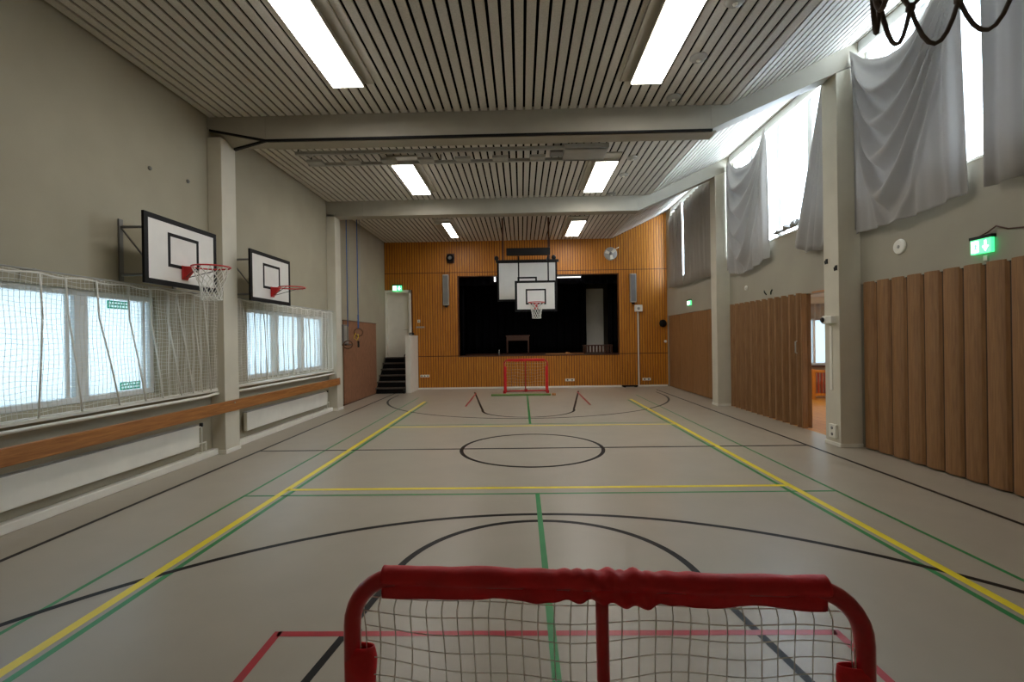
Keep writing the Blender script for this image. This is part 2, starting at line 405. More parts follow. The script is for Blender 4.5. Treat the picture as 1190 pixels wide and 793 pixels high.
# green stickers on the near window
def window_sticker(y, z, label):
    rt = thing('window_sticker', (-5.205, y, z), label, 'sticker', 'green window stickers')
    def sheet(mb, x, ya, yb, za, zb): mb.add([(x, ya, za), (x, yb, za), (x, yb, zb), (x, ya, zb)], [(0, 1, 2, 3)])
    g = MB(); m = MB(); R2 = random.Random(int(z * 100)); X0 = -5.208
    for za, zb in ((-.05, -.032), (-.006, .010), (.034, .05)): sheet(g, X0, y - .165, y + .165, z + za, z + zb)
    for za, zb in ((.010, .034), (-.032, -.006)):
        t = y - .14; sheet(g, X0, y - .165, t, z + za, z + zb)
        while t < y + .135:
            e = min(t + R2.uniform(.018, .04), y + .145); sheet(m, X0, t, e, z + za, z + zb)
            n = min(e + .012, y + .165) if e < y + .135 else y + .165
            sheet(g, X0, e, n, z + za, z + zb); t = n
    g.build('sign_plate', 'stick_green', rt)
    m.build('sign_print', 'stick_white', rt)
window_sticker(6.03, 2.33, 'green sticker with white print high on the near left window')
window_sticker(6.20, 1.275, 'green sticker with white print low on the near left window')

# ------------------------------------------------------------------ ceiling, beams
ce = MB(); PIT = .1437; GAP = .037
x = -.045 + GAP / 2 - 35 * PIT
while x < XB - .02:
    ce.box(x, min(x + PIT - GAP, XB), YF, YS, ZC, ZC + .022); x += PIT
sx = XB + .015
nS = int((XR - XB) * math.sqrt(1 + SL * SL) / PIT); dx = PIT / math.sqrt(1 + SL * SL); gx = GAP / math.sqrt(1 + SL * SL)
for i in range(nS + 1):
    a = sx + i * dx; b = min(a + dx - gx, XR)
    if a > XR - .02: break
    za, zb = ZC + (a - XB) * SL, ZC + (b - XB) * SL
    ce.hexa([(a, YF, za), (b, YF, zb), (b, YS, zb), (a, YS, za)], [(a, YF, za + .022), (b, YF, zb + .022), (b, YS, zb + .022), (a, YS, za + .022)])
o = ce.build('ceiling', 'slat'); struct(o, 'slatted beige ceiling with dark gaps rising towards right windows', 'ceiling')
bkx = MB()
bkx.add([(XL - .3, YF - .3, ZC + .16), (XB, YF - .3, ZC + .16), (XB, YS + .1, ZC + .16), (XL - .3, YS + .1, ZC + .16)], [(0, 1, 2, 3)])
ze = ZC + (XR + .45 - XB) * SL + .16
bkx.add([(XB, YF - .3, ZC + .16), (XR + .45, YF - .3, ze), (XR + .45, YS + .1, ze), (XB, YS + .1, ZC + .16)], [(0, 1, 2, 3)])
bkx.build('ceiling_backing', 'dark', o, solid=.02)

def beam(y0, y1, zb, label, haunch):
    m = MB()
    # flat part; front lower edge rises at the left end
    st = [(XL, .20 if haunch else 0), (-4.13, 0), (3.1, 0)]
    for (xa, ra), (xb, rb) in zip(st[:-1], st[1:]):
        m.hexa([(xa, y0, zb + ra), (xb, y0, zb + rb), (xb, y1, zb), (xa, y1, zb)], [(xa, y0, ZC + .05), (xb, y0, ZC + .05), (xb, y1, ZC + .05), (xa, y1, ZC + .05)])
    # rising part to the right column
    xe = XR; zt = ZC + (xe - XB) * SL
    zbe = zb + (xe - 3.1) * .425
    m.hexa([(3.1, y0, zb), (xe, y0, zbe), (xe, y1, zbe), (3.1, y1, zb)], [(3.1, y0, ZC + .04), (xe, y0, zt + .1), (xe, y1, zt + .1), (3.1, y1, ZC + .04)])
    o = m.build('beam', 'beam', bevel=.006); struct(o, label, 'beam')
    if haunch:
        g = MB()  # black strips painted as the shade in the gap under the beam
        g.hexa([(-4.13, y0 - .004, zb - .03), (3.12, y0 - .004, zb - .03), (3.12, y0 + .04, zb - .03), (-4.13, y0 + .04, zb - .03)], [(-4.13, y0 - .004, zb + .002), (3.12, y0 - .004, zb + .002), (3.12, y0 + .04, zb + .002), (-4.13, y0 + .04, zb + .002)])
        g.hexa([(-5.06, y0 - .004, zb + .16), (-4.13, y0 - .004, zb - .03), (-4.13, y0 + .04, zb - .03), (-5.06, y0 + .04, zb + .16)], [(-5.06, y0 - .004, zb + .19), (-4.13, y0 - .004, zb + .002), (-4.13, y0 + .04, zb + .002), (-5.06, y0 + .04, zb + .19)])
        g.hexa([(-4.85, y1 - .06, zb - .03), (-4.13, y0 + .0, zb - .03), (-4.13, y0 + .04, zb - .03), (-4.85, y1 - .0, zb - .03)], [(-4.85, y1 - .06, zb), (-4.13, y0 + .0, zb), (-4.13, y0 + .04, zb), (-4.85, y1, zb)])
        g.build('gap_shade_strips', 'black', o)
        MB().box(-4.13, 3.2, y0 + .06, y1 - .02, zb - .03, zb).build('underside_board', 'beam', o)
beam(3.02, 3.37, 5.11, 'ceiling beam over the camera out of view', False)
beam(7.67, 8.04, 5.14, 'nearer beige ceiling beam with black shade strips under it', True)
beam(12.4, 12.75, 5.12, 'farther beige ceiling beam in front of the stage', False)

# ------------------------------------------------------------------ right wall
wr = MB(); TR = .3
WR0, WR1 = 3.88, 6.46
PZ = 2.60
ops = [(3.37, 7.67), (8.04, 12.4), (12.75, 17.2)]
wr.box(XR, XR + TR, YF, YS, PZ, WR0); wr.box(XR, XR + TR, YF, YS, WR1, 6.85)
edges = [YF] + [e for p in ops for e in p] + [YS]
for i in range(0, len(edges), 2):
    wr.box(XR, XR + TR, edges[i], edges[i + 1], WR0, WR1)
ops2 = [(3.37, 7.67), (8.04, 12.4), (12.75, 17.62)]
edges = [YF] + [e for p in ops2 for e in p] + [YS]
for i in range(0, len(edges), 2):
    wr.box(XR, XR + TR, edges[i], edges[i + 1], 0, PZ)
o = wr.build('wall_right', 'wall_r'); struct(o, 'beige right wall with high windows above accordion partitions', 'wall')
for i, (a, b) in enumerate(COLY):
    xw = 5.08; zt = 5.14 + (xw - 3.1) * .425
    c = MB().hexa([(xw, a, 0), (XR, a, 0), (XR, b, 0), (xw, b, 0)], [(xw, a, zt), (XR, a, zt + .12), (XR, b, zt + .12), (xw, b, zt)])
    o = c.build('column', 'column', bevel=.008)
    MB().box(5.065, XR, a - .012, b + .012, 0, .06).build('base_skirting', 'white', o, bevel=.006)
    struct(o, ['near right wall column out of view', 'right wall column beside the open doorway', 'far right wall column between two accordion partitions'][i], 'column')

def right_window(name, y0, y1, mull, label):
    rt = thing(name, (XR + .2, (y0 + y1) / 2, WR0), label, 'window'); rt['kind'] = 'structure'
    f = MB(); x0, x1 = XR + .12, XR + .2; b = .06
    f.box(x0, x1, y0, y1, WR0, WR0 + b); f.box(XR + .005, x1, y0, y1, WR1 - .17, WR1)
    f.box(x0, x1, y0, y0 + b, WR0 + b, WR1 - .18); f.box(x0, x1, y1 - b, y1, WR0 + b, WR1 - .18)
    for m in mull: f.box(x0, x1, m - .075, m + .075, WR0 + b, WR1 - .18)
    f.build('window_frame', 'frame', rt, bevel=.006)
    ed = [y0 + b] + [e for m in mull for e in (m - .075, m + .075)] + [y1 - b]
    for i in range(0, len(ed), 2):
        MB().box(XR + .157, XR + .163, ed[i], ed[i + 1], WR0 + b, WR1 - .18).build('pane', 'glass_r', rt)
    MB().box(XR - .02, XR + .12, y0, y1, WR0 - .03, WR0).build('sill', 'white', rt, bevel=.004)
right_window('window_3', 3.37, 7.67, (4.45, 6.6), 'high window nearest the camera on the right wall')
right_window('window_4', 8.04, 12.4, (9.15, 10.25, 11.4), 'high bare window between the two right columns')
right_window('window_5', 12.75, 17.2, (14.2, 15.7), 'high curtained window nearest the stage')

# ------------------------------------------------------------------ stage wall
ZO0, ZO1, XO0, XO1 = 1.22, 4.20, -2.33, 3.63
DX0, DX1, DZ0, DZ1 = -5.1, -4.13, 1.23, 3.68
sw = MB()
sw.box(XL, XR + .02, YS, YS + .2, 0, ZO0)
sw.box(XL, XO0, YS, YS + .2, DZ1, ZO1) if False else None
sw.box(DX1, XO0, YS, YS + .2, ZO0, ZO1); sw.box(XL, DX1, YS, YS + .2, DZ1, ZO1)
sw.box(XO1, XR + .02, YS, YS + .2, ZO0, ZO1)
sw.box(XL, XR + .02, YS, YS + .2, ZO1, 6.7)
ws = sw.build('wall_stage', 'pineshade'); struct(ws, 'golden pine panelled end wall around the stage opening', 'wall')
rb = MB(); pit = .094
def zt_at(x): return (ZC if x < XB else ZC + (x - XB) * SL) - .002
x = XL + .02
while x < XR - .03:
    a, b = x, min(x + pit - .024, XR - .005)
    segs = [(.06, 1.215), (1.245, 4.34), (4.37, zt_at(a))]
    xm = (a + b) / 2
    out = []
    for (z0, z1) in segs:
        if XO0 - .03 < xm < XO1 + .03:
            if z0 < 1.2: out.append((z0, min(z1, ZO0 - .03)))
            elif z0 < 4: out.append((ZO1 + .02, z1))
            else: out.append((z0, z1))
        elif xm < DX1 + .05:
            if z0 < 1.2: out.append((z0, z1))
            elif z0 < 4: out.append((DZ1 + .06, z1))
            else: out.append((z0, z1))
        else: out.append((z0, z1))
    for (z0, z1) in out:
        if z1 > z0: rb.box(a, b, YS - .022, YS, z0, z1)
    x += pit
rb.build('pine_boarding', 'pine', ws)
fr = MB()
fr.box(XO0 - .03, XO1 + .03, YS - .03, YS + .2, ZO0 - .03, ZO0); fr.build('stage_edge', 'wood_dark', ws)
o = MB().box(-3.95, 5.4, YS - .04, YS - .0225, 0, .06).build('baseboard_stage', 'white'); struct(o, 'pale skirting along the foot of the stage wall', 'baseboard')

# stage box
o = MB().box(-4.0, XR, YS + .2, 22.6, ZO0 - .2, ZO0).build('floor_stage', 'wood_dark'); struct(o, 'dark wooden stage floor behind the opening', 'floor')
sb = MB()
sb.box(-4.1, -4.0, YS + .2, 22.6, ZO0, 5.2); sb.box(XR, XR + .1, YS + .2, 22.6, ZO0, 5.2); sb.box(-4.1, XR + .1, 22.6, 22.7, ZO0 - .2, 5.3)
o = sb.build('wall_stage_back', 'wall'); struct(o, 'walls enclosing the dark stage', 'wall')
o = MB().box(-4.1, XR + .1, YS + .2, 22.7, 5.2, 5.3).build('ceiling_stage', 'dark'); struct(o, 'dark ceiling above the stage', 'ceiling')
def drape(name, x0, x1, y, z0, z1, amp, wl, label, m, ycurve=None):
    n = max(24, int((x1 - x0) / wl * 12)); m_ = MB()
    m_.grid(lambda u, v: (x0 + (x1 - x0) * u, y + amp * math.sin((x1 - x0) * u / wl * 2 * PI) + .02 * math.sin(u * 37 + v * 2), z1 + (z0 - z1) * v), n, 8)
    o = m_.build(name, m, solid=.006); return o
o = drape('stage_curtain', -2.9, 2.82, 20.6, ZO0 + .01, 4.9, .06, .34, '', 'stage_black'); tag(o, 'wide black backdrop curtain hanging across the stage', 'curtain', 'black stage curtains')
o = drape('stage_curtain', 3.5, 4.6, 19.15, ZO0 + .01, 4.9, .05, .2, '', 'stage_black'); tag(o, 'black side curtain at right edge of the stage opening', 'curtain', 'black stage curtains')
o = drape('stage_curtain', -3.2, -2.2, 18.4, ZO0 + .01, 4.9, .05, .2, '', 'stage_black'); tag(o, 'black side curtain at left edge of the stage opening', 'curtain', 'black stage curtains')
o = drape('stage_valance', -3.2, 4.6, 18.1, 3.9, 4.9, .03, .3, '', 'stage_black'); tag(o, 'black valance across the top of the stage opening', 'curtain', 'black stage curtains')
# pale lit wall piece behind the curtain gap
o = MB().box(2.8, 3.62, 20.9, 20.98, ZO0, 4.0).build('stage_partition', 'white', bevel=.01); tag(o, 'pale panel seen through the gap in stage curtains', 'panel')
# stage wooden box at right
rt = thing('stage_bench', (3.05, 18.8, ZO0), 'brown slatted wooden bench at right on the stage', 'bench')
MB().box(2.42, 3.55, 18.5, 18.95, ZO0 + .30, ZO0 + .34).build('seat', 'wood_dark', rt, bevel=.005)
m = MB()
for k in range(9): m.box(2.46 + k * .125, 2.53 + k * .125, 18.52, 18.55, ZO0 + .04, ZO0 + .30)
m.build('front_slats', 'wood_dark', rt)
for xx in (2.44, 3.5): MB().box(xx, xx + .05, 18.52, 18.93, ZO0, ZO0 + .30).build('leg', 'wood_dark', rt)
# stage table
rt = thing('stage_table', (-.1, 20.0, ZO0), 'dark red-brown table against the black stage backdrop', 'table')
MB().box(-.65, .35, 19.7, 20.3, ZO0 + .73, ZO0 + .77).build('tabletop', 'wood_dark', rt, bevel=.005)
MB().box(-.6, .3, 19.74, 19.77, ZO0 + .55, ZO0 + .73).build('apron', 'wood_dark', rt)
for xx in (-.62, .27):
    for yy in (19.72, 20.23): MB().box(xx, xx + .05, yy, yy + .05, ZO0, ZO0 + .73).build('leg', 'wood_dark', rt)
rt = thing('stage_lamp', (2.0, 18.0, 4.15), 'white lamp batten at upper right inside the stage', 'lamp')
MB().box(1.35, 2.3, 17.95, 18.03, 4.16, 4.20).build('housing', 'lightgrey', rt); MB().box(1.37, 2.28, 17.96, 18.02, 4.13, 4.16).build('tube', 'lampstrip', rt)
rt = thing('stage_spotlight', (-.97, 18.0, 4.1), 'small white spotlight at upper left inside the stage', 'lamp')
MB().box(-1.0, -.94, 17.95, 18.05, 4.03, 4.2).build('body', 'lampstrip', rt, bevel=.005); MB().tube([(-.97, 18, 4.2), (-.97, 18, 4.5)], .012, 6).build('hanger', 'blackmetal', rt)
# sticks lying on the stage edge
o = MB().tube([(.9, 17.72, 1.245), (2.35, 17.82, 1.245)], .022, 8).tube([(1.65, 17.80, 1.285), (1.8, 17.82, 1.285)], .03, 8).build('wooden_pole', 'rawwood'); tag(o, 'pale wooden pole lying on the edge of the stage', 'pole')
rt = thing('water_bottle', (-.85, 17.95, 1.22), 'small grey bottle standing on the stage floor left of centre', 'bottle')
MB().lathe([(.03, 0), (.035, .02), (.035, .14), (.015, .18)], (-.85, 17.95, 1.22), 'z', 12).build('body', 'grey', rt)
MB().lathe([(.016, .18), (.016, .21)], (-.85, 17.95, 1.22), 'z', 12).build('cap', 'white', rt)

# door at the top of the stairs
rt = thing('door_1', (-4.62, YS + .1, DZ0), 'white door at the top of the stage stairs', 'door'); rt['kind'] = 'structure'
MB().box(DX0 - .02, DX1 + .02, YS + .14, YS + .19, DZ0 - .03, DZ1 + .03).build('door_leaf', 'white', rt, bevel=.004)
MB().box(DX1 - .06, DX1 + .02, YS - .04, YS + .2, DZ0, DZ1 + .05).box(DX0, DX1 + .02, YS - .04, YS + .2, DZ1 - .05, DZ1 + .05).box(DX0, DX0 + .06, YS - .03, YS + .2, DZ0, DZ1).build('door_frame', 'white', rt, bevel=.004)
MB().tube([(-4.28, YS + .14, 2.25), (-4.28, YS + .04, 2.25), (-4.40, YS + .04, 2.25)], .01, 8).build('door_handle', 'lightgrey', rt)
# stairs
rt = thing('stage_stairs', (-4.6, 16.3, 0), 'dark wooden stairs rising to the stage door in the corner', 'stairs')
st = MB()
for k in range(6):
    y = 16.30 + k * .232; z = .205 * (k + 1)
    MB().box(-5.085, -4.08, y - .02, y + .25 if k < 5 else YS - .025, z - .04, z).build('tread', 'stairs', rt, bevel=.008)
    st.box(-5.05, -4.1, y + .05, y + .07, z - .205, z - .04)
st.build('risers', 'black', rt)
for xx in (-5.09, -4.095):
    MB().prism([(16.28, 0), (17.65, 1.20), (17.65, .9), (16.75, 0)], 'x', xx, xx + .03).build('stringer', 'black', rt)
rt = thing('stair_panel', (-3.96, 17.0, 0), 'tall white side panel standing beside the stage stairs', 'panel')
MB().box(-4.05, -3.87, 16.42, YS - .045, 0.0, 2.02).build('panel_body', 'white', rt, bevel=.01)
MB().tube([(-4.1, 16.5, 1.0), (-4.1, 16.5, 1.3), (-4.1, 16.9, 1.45)], .018, 8).build('handrail', 'blackmetal', rt)
rt = thing('alarm_box', (-3.96, 17.3, 2.02), 'small dark box on top of the white stair panel', 'box')
MB().box(-4.03, -3.88, 16.9, 17.1, 2.02, 2.12).build('body', 'black', rt, bevel=.01); MB().box(-4.0, -3.91, 16.893, 16.9, 2.05, 2.09).build('front_plate', 'grey', rt)

# ------------------------------------------------------------------ things on the stage wall
def column_speaker(x, z0, z1, label):
    rt = thing('column_speaker', (x, YS - .1, (z0 + z1) / 2), label, 'speaker', 'grey column speakers')
    MB().box(x - .11, x + .11, YS - .17, YS - .05, z0, z1).build('cabinet', 'lightgrey', rt, bevel=.012)
    m = MB().box(x - .085, x + .085, YS - .178, YS - .17, z0 + .04, z1 - .04); m.build('grille', 'grey', rt, bevel=.003)
    for za in (z1 - .15, z0 + .05): MB().box(x - .03, x + .03, YS - .06, YS - .0225, za, za + .1).build('wall_bracket', 'blackmetal', rt)
    MB().box(x - .05, x + .05, YS - .14, YS - .06, z0 - .06, z0).build('connector', 'blackmetal', rt)
column_speaker(-2.78, 3.12, 4.27, 'slim grey column speaker left of the stage opening')
column_speaker(4.15, 3.12, 4.18, 'slim grey column speaker right of the stage opening')
rt = thing('round_loudspeaker', (-2.6, YS - .12, 4.88), 'dark round loudspeaker on the pine wall above left column speaker', 'speaker')
MB().lathe([(.05, -.02), (.13, -.06), (.15, -.16), (.13, -.2), (.05, -.19)], (-2.6, YS, 4.88), 'y', 20).build('body', 'black', rt)
MB().lathe([(.07, -.205), (.03, -.215)], (-2.6, YS, 4.88), 'y', 16).build('cone', 'grey', rt)
MB().box(-2.73, -2.47, YS - .05, YS - .022, 4.7, 5.06).build('back_plate', 'wood_dark', rt)
rt = thing('wall_fan', (3.33, YS - .15, 4.9), 'pale round wall fan above right column speaker', 'fan')
MB().lathe([(.2, -.14), (.24, -.16), (.24, -.2), (.2, -.22), (.06, -.24)], (3.33, YS, 4.92), 'y', 28).build('guard', 'lightgrey', rt)
MB().lathe([(.07, -.242), (.04, -.27)], (3.33, YS, 4.92), 'y', 16).build('hub', 'grey', rt)
m = MB()
for k in range(3):
    a = k * 2 * PI / 3 + .7; c, s_ = math.cos(a), math.sin(a)
    m.add([(3.33 + c * .05 - s_ * .04, YS - .246, 4.92 + s_ * .05 + c * .04), (3.33 + c * .21 - s_ * .06, YS - .242, 4.92 + s_ * .21 + c * .06), (3.33 + c * .21 + s_ * .06, YS - .246, 4.92 + s_ * .21 - c * .06), (3.33 + c * .05 + s_ * .03, YS - .25, 4.92 + s_ * .05 - c * .03)], [(0, 1, 2, 3)])
m.build('blades', 'white', rt, solid=.006)
MB().box(3.27, 3.39, YS - .15, YS - .02, 4.86, 4.98).build('wall_mount', 'grey', rt)
MB().tube([(3.46, YS - .25, 5.05), (3.62, YS - .28, 5.14)], .012, 8).build('pull_arm', 'white', rt)

def exit_sign(c, axis, w, h, label, under=True, arrow=True):
    rt = thing('exit_sign', c, label, 'sign', 'lit green exit signs')
    # local frame: u along wall, faces out by -d
    def B(u0, u1, z0, z1, d0, d1):
        if axis == 'x': return MB().box(c[0] + d0, c[0] + d1, c[1] + u0, c[1] + u1, c[2] + z0, c[2] + z1)
        return MB().box(c[0] + u0, c[0] + u1, c[1] + d0, c[1] + d1, c[2] + z0, c[2] + z1)
    def Pp(poly, d0, d1):
        if axis == 'x': return MB().prism([(c[1] + a, c[2] + b) for a, b in poly], 'x', c[0] + d0, c[0] + d1)
        return MB().prism([(c[0] + a, c[2] + b) for a, b in poly], 'y', c[1] + d0, c[1] + d1)
    sg = -1 if axis == 'x' else 1    # which way is left for the viewer
    B(-w / 2, w / 2, -h / 2, h / 2, -.012, .03).build('lit_panel', 'sign_green', rt, bevel=.004)
    B(-w / 2 - .01, w / 2 + .01, h / 2, h / 2 + .035, -.02, .04).build('housing', 'blackmetal', rt)
    # doorway with running figure at the viewer's left
    u = lambda t: sg * t * w
    def uu(a, b): return (min(u(a), u(b)), max(u(a), u(b)))
    a, b = uu(-.44, -.10)
    B(a, b, -h * .38, h * .38, -.0145, -.012).build('door_symbol', 'sign_white', rt)
    fig = [(-.22, .22), (-.18, .26), (-.17, .10), (-.13, .02), (-.19, -.02), (-.16, -.16), (-.20, -.34), (-.25, -.34), (-.22, -.14), (-.28, -.22), (-.36, -.22), (-.36, -.15), (-.30, -.12), (-.26, .06), (-.34, .02), (-.37, .08), (-.28, .14)]
    f = Pp([(u(p), q * h) for p, q in fig], -.0165, -.0145); f.build('running_figure_symbol', 'sign_green', rt)
    ar = [(.19, .34), (.27, .34), (.27, -.02), (.38, -.02), (.23, -.36), (.08, -.02), (.19, -.02)]
    Pp([(u(p), q * h) for p, q in ar], -.0145, -.012).build('down_arrow_symbol', 'sign_white', rt)
    return rt
exit_sign((-4.61, YS - .08, 3.80), 'y', .34, .20, 'lit exit sign above the white door by the stage stairs')
exit_sign((5.39, 15.3, 2.90), 'x', .26, .15, 'lit exit sign above the far accordion partition near stage')
exit_sign((5.385, 5.64, 2.81), 'x', .25, .17, 'lit exit sign above the nearest accordion partition with brown cable')
# cable and paper tab of the near sign
o = MB().tube([(5.42, 5.72, 2.93), (5.40, 5.58, 2.96), (5.40, 5.48, 3.01), (5.41, 5.36, 2.95), (5.42, 5.2, 2.93), (5.42, 3.4, 2.93)], .009, 6).build('cable', 'wood_dark'); tag(o, 'brown cable looping along right wall from nearest exit sign', 'cable')
o = MB().box(5.41, 5.43, 5.60, 5.65, 2.64, 2.70).build('wall_tag', 'white', bevel=.002); tag(o, 'small white tag under the nearest exit sign', 'tag')

# outlets, thermostat, conduit
def outlet(x, z, w, n, label):
    rt = thing('socket_outlet', (x, YS - .02, z), label, 'socket', 'stage wall sockets')
    MB().box(x - w / 2, x + w / 2, YS - .06, YS - .0215, z - .045, z + .045).build('cover_plate', 'white', rt, bevel=.005)
    for k in range(n):
        xx = x - w / 2 + w * (k + .5) / n
        MB().lathe([(.028, -.062), (.028, -.058)], (xx, YS, z), 'y', 12).build('socket_hole', 'blackmetal' if x > 0 else 'grey', rt)
outlet(-3.63, .5, .34, 3, 'white triple socket low on pine wall left of the stage')
outlet(1.78, .28, .34, 2, 'white socket pair low on pine wall right of far goal')
outlet(4.62, .27, .30, 2, 'white socket pair low on pine wall beside the white conduit')
rt = thing('thermostat', (-3.83, YS - .04, 2.55), 'small white switch on pine wall above the stair panel', 'switch')
MB().box(-3.88, -3.78, YS - .05, YS - .022, 2.50, 2.61).build('cover', 'white', rt, bevel=.005); MB().box(-3.855, -3.805, YS - .056, YS - .05, 2.53, 2.58).build('button', 'lightgrey', rt)
o = MB().box(-3.93, -3.62, YS - .03, YS - .022, 2.30, 2.36).build('name_plate', 'lightgrey', bevel=.003); tag(o, 'small grey plate below the switch on pine wall', 'plate')
rt = thing('conduit_box', (4.35, YS - .08, 2.9), 'white junction box with vertical conduit right of the stage', 'box')
MB().box(4.21, 4.49, YS - .12, YS - .03, 2.78, 3.03).build('junction_box', 'white', rt, bevel=.015)
MB().lathe([(.06, -.121), (.05, -.135)], (4.35, YS, 2.9), 'y', 16).build('dial', 'lightgrey', rt)
MB().box(4.315, 4.355, YS - .06, YS - .022, .06, 2.78).build('conduit', 'white', rt)
rt = thing('fire_alarm', (5.24, YS - .08, 2.33), 'dark round alarm bell on pine wall at far right', 'bell')
MB().lathe([(.06, -.03), (.13, -.05), (.14, -.08), (.1, -.13), (.03, -.15)], (5.24, YS, 2.33), 'y', 20).build('gong', 'black', rt)
MB().box(5.14, 5.34, YS - .05, YS - .022, 2.24, 2.42).build('mounting_plate', 'wood_dark', rt)
o = MB().lathe([(.05, -.022), (.05, -.05), (.03, -.06)], (5.34, YS, 1.66), 'y', 16).build('call_point', 'white'); tag(o, 'small white call point below the alarm bell', 'switch')
rt = thing('floor_bar', (3.96, 17.5, 0), 'flat black bar lying on floor at foot of stage wall', 'bar')
MB().box(3.68, 4.25, 17.42, 17.58, .02, .07).build('bar_body', 'black', rt, bevel=.01); MB().box(3.72, 3.8, 17.4, 17.6, 0, .02).box(4.13, 4.21, 17.4, 17.6, 0, .02).build('foot', 'blackmetal', rt)

# ------------------------------------------------------------------ brown board, rings, left corner
rt = thing('wall_board', (-5.085, 14.93, 0), 'tall brown hardboard panel fixed to far left wall', 'panel')
MB().box(-5.095, -5.07, 13.42, 16.45, .03, 2.43).build('board', 'hardboard', rt, bevel=.004)
MB().box(-5.1, -5.06, 13.4, 16.47, 0, .03).box(-5.1, -5.062, 13.4, 16.47, 2.43, 2.45).build('edge_strip', 'wood_dark', rt)
def ring_set(x, y, zr, label, frame):
    rt = thing('gymnastic_ring', (x, y, 5.2), label, 'gymnastic ring', 'gymnastic rings by the left wall')
    MB().tube([(x, y, 5.44), (x, y, zr + .5)], .014, 8).build('rope', 'bluerope', rt)
    MB().tube([(x + .06, y + .05, 5.44), (x + .055, y + .04, 3.5), (x, y, zr + .55)], .009, 6).build('pull_rope', 'cordg', rt)
    MB().box(x - .012, x + .012, y - .03, y + .03, zr + .12, zr + .5).build('strap', 'bluerope' if not frame else 'grey', rt)
    MB().tube([(x + .1 * math.cos(a), y + .06 * math.cos(a), zr + .11 * math.sin(a)) for a in [2 * PI * k / 28 for k in range(28)]], .016, 8, True).build('ring', 'ring', rt)
    MB().box(x - .1, x + .1, y - .08, y + .08, 5.44, 5.52).build('ceiling_mount', 'blackmetal', rt)
ring_set(-4.79, 13.0, 1.74, 'wooden gymnastic ring hung lower by the far left column', True)
ring_set(-4.60, 13.3, 2.08, 'wooden gymnastic ring on blue rope before the brown panel', False)
rt = thing('yellow_strap', (-4.62, 13.25, 1.95), 'yellow buckled strap dangling beside the blue rope ring', 'strap')
MB().tube([(-4.66, 13.25, 2.06), (-4.70, 13.22, 1.92), (-4.62, 13.22, 1.86), (-4.58, 13.24, 1.95), (-4.60, 13.25, 2.03)], .014, 6).build('webbing', 'yellowstrap', rt)
MB().box(-4.60, -4.55, 13.2, 13.24, 1.66, 1.84).build('buckle', 'blackmetal', rt, bevel=.006)
rt = thing('grey_wall_box', (-4.98, 13.1, 1.75), 'grey metal box on left wall behind the hanging rings', 'box')
MB().box(-5.1, -4.90, 12.98, 13.36, 1.75, 2.30).build('housing', 'grey', rt, bevel=.01); MB().box(-4.9, -4.89, 13.02, 13.32, 1.79, 2.26).build('cover', 'lightgrey', rt, bevel=.004)
MB().box(-5.1, -4.82, 12.98, 13.36, 1.72, 1.75).build('shelf_lip', 'blackmetal', rt)

# ------------------------------------------------------------------ basketball hoops
def lerp_(a, b, t): return a + (b - a) * t
def hoop_net(rt, c, r0=.222, length=.42, n=12, rows=6, rad=.004, m='cord', skew=(0, 0), taper=.45, drop=.012):
    mb = MB()
    def pt(i, j):
        t = j / rows; r = r0 * (1 - taper * math.sin(min(1, t * 1.15) * PI / 2)) ; a = 2 * PI * (i + (.5 if j % 2 else 0)) / n
        z = -length * t ** .92
        return (c[0] + r * math.cos(a) + skew[0] * t, c[1] + r * math.sin(a) + skew[1] * t, c[2] + z)
    for i in range(n):
        for j in range(rows):
            p = pt(i, j)
            for q in ((pt(i, j + 1), pt(i - 1, j + 1)) if j % 2 == 0 else (pt(i, j + 1), pt(i + 1, j + 1))):
                mid = [(p[k] + q[k]) / 2 for k in range(3)]; mid[2] -= .003
                mb.tube([p, mid, q], rad, 5, caps=False)
        p, q = pt(i, rows), pt(i + 1, rows)          # hanging end loops
        mb.tube([[lerp_(p[k], q[k], t) - (drop * 4 * t * (1 - t) if k == 2 else 0) for k in range(3)] for t in [h / 8 for h in range(9)]], rad, 5, caps=False)
    for i in range(n):
        for j in range(1, rows + 1):
            p = pt(i, j); mb.lathe([(rad * .8, -rad * 2.2), (rad * 2, -rad * .9), (rad * 2, rad * .9), (rad * .8, rad * 2.2)], p, 'z', 6)
    return mb.build('net', m, rt)

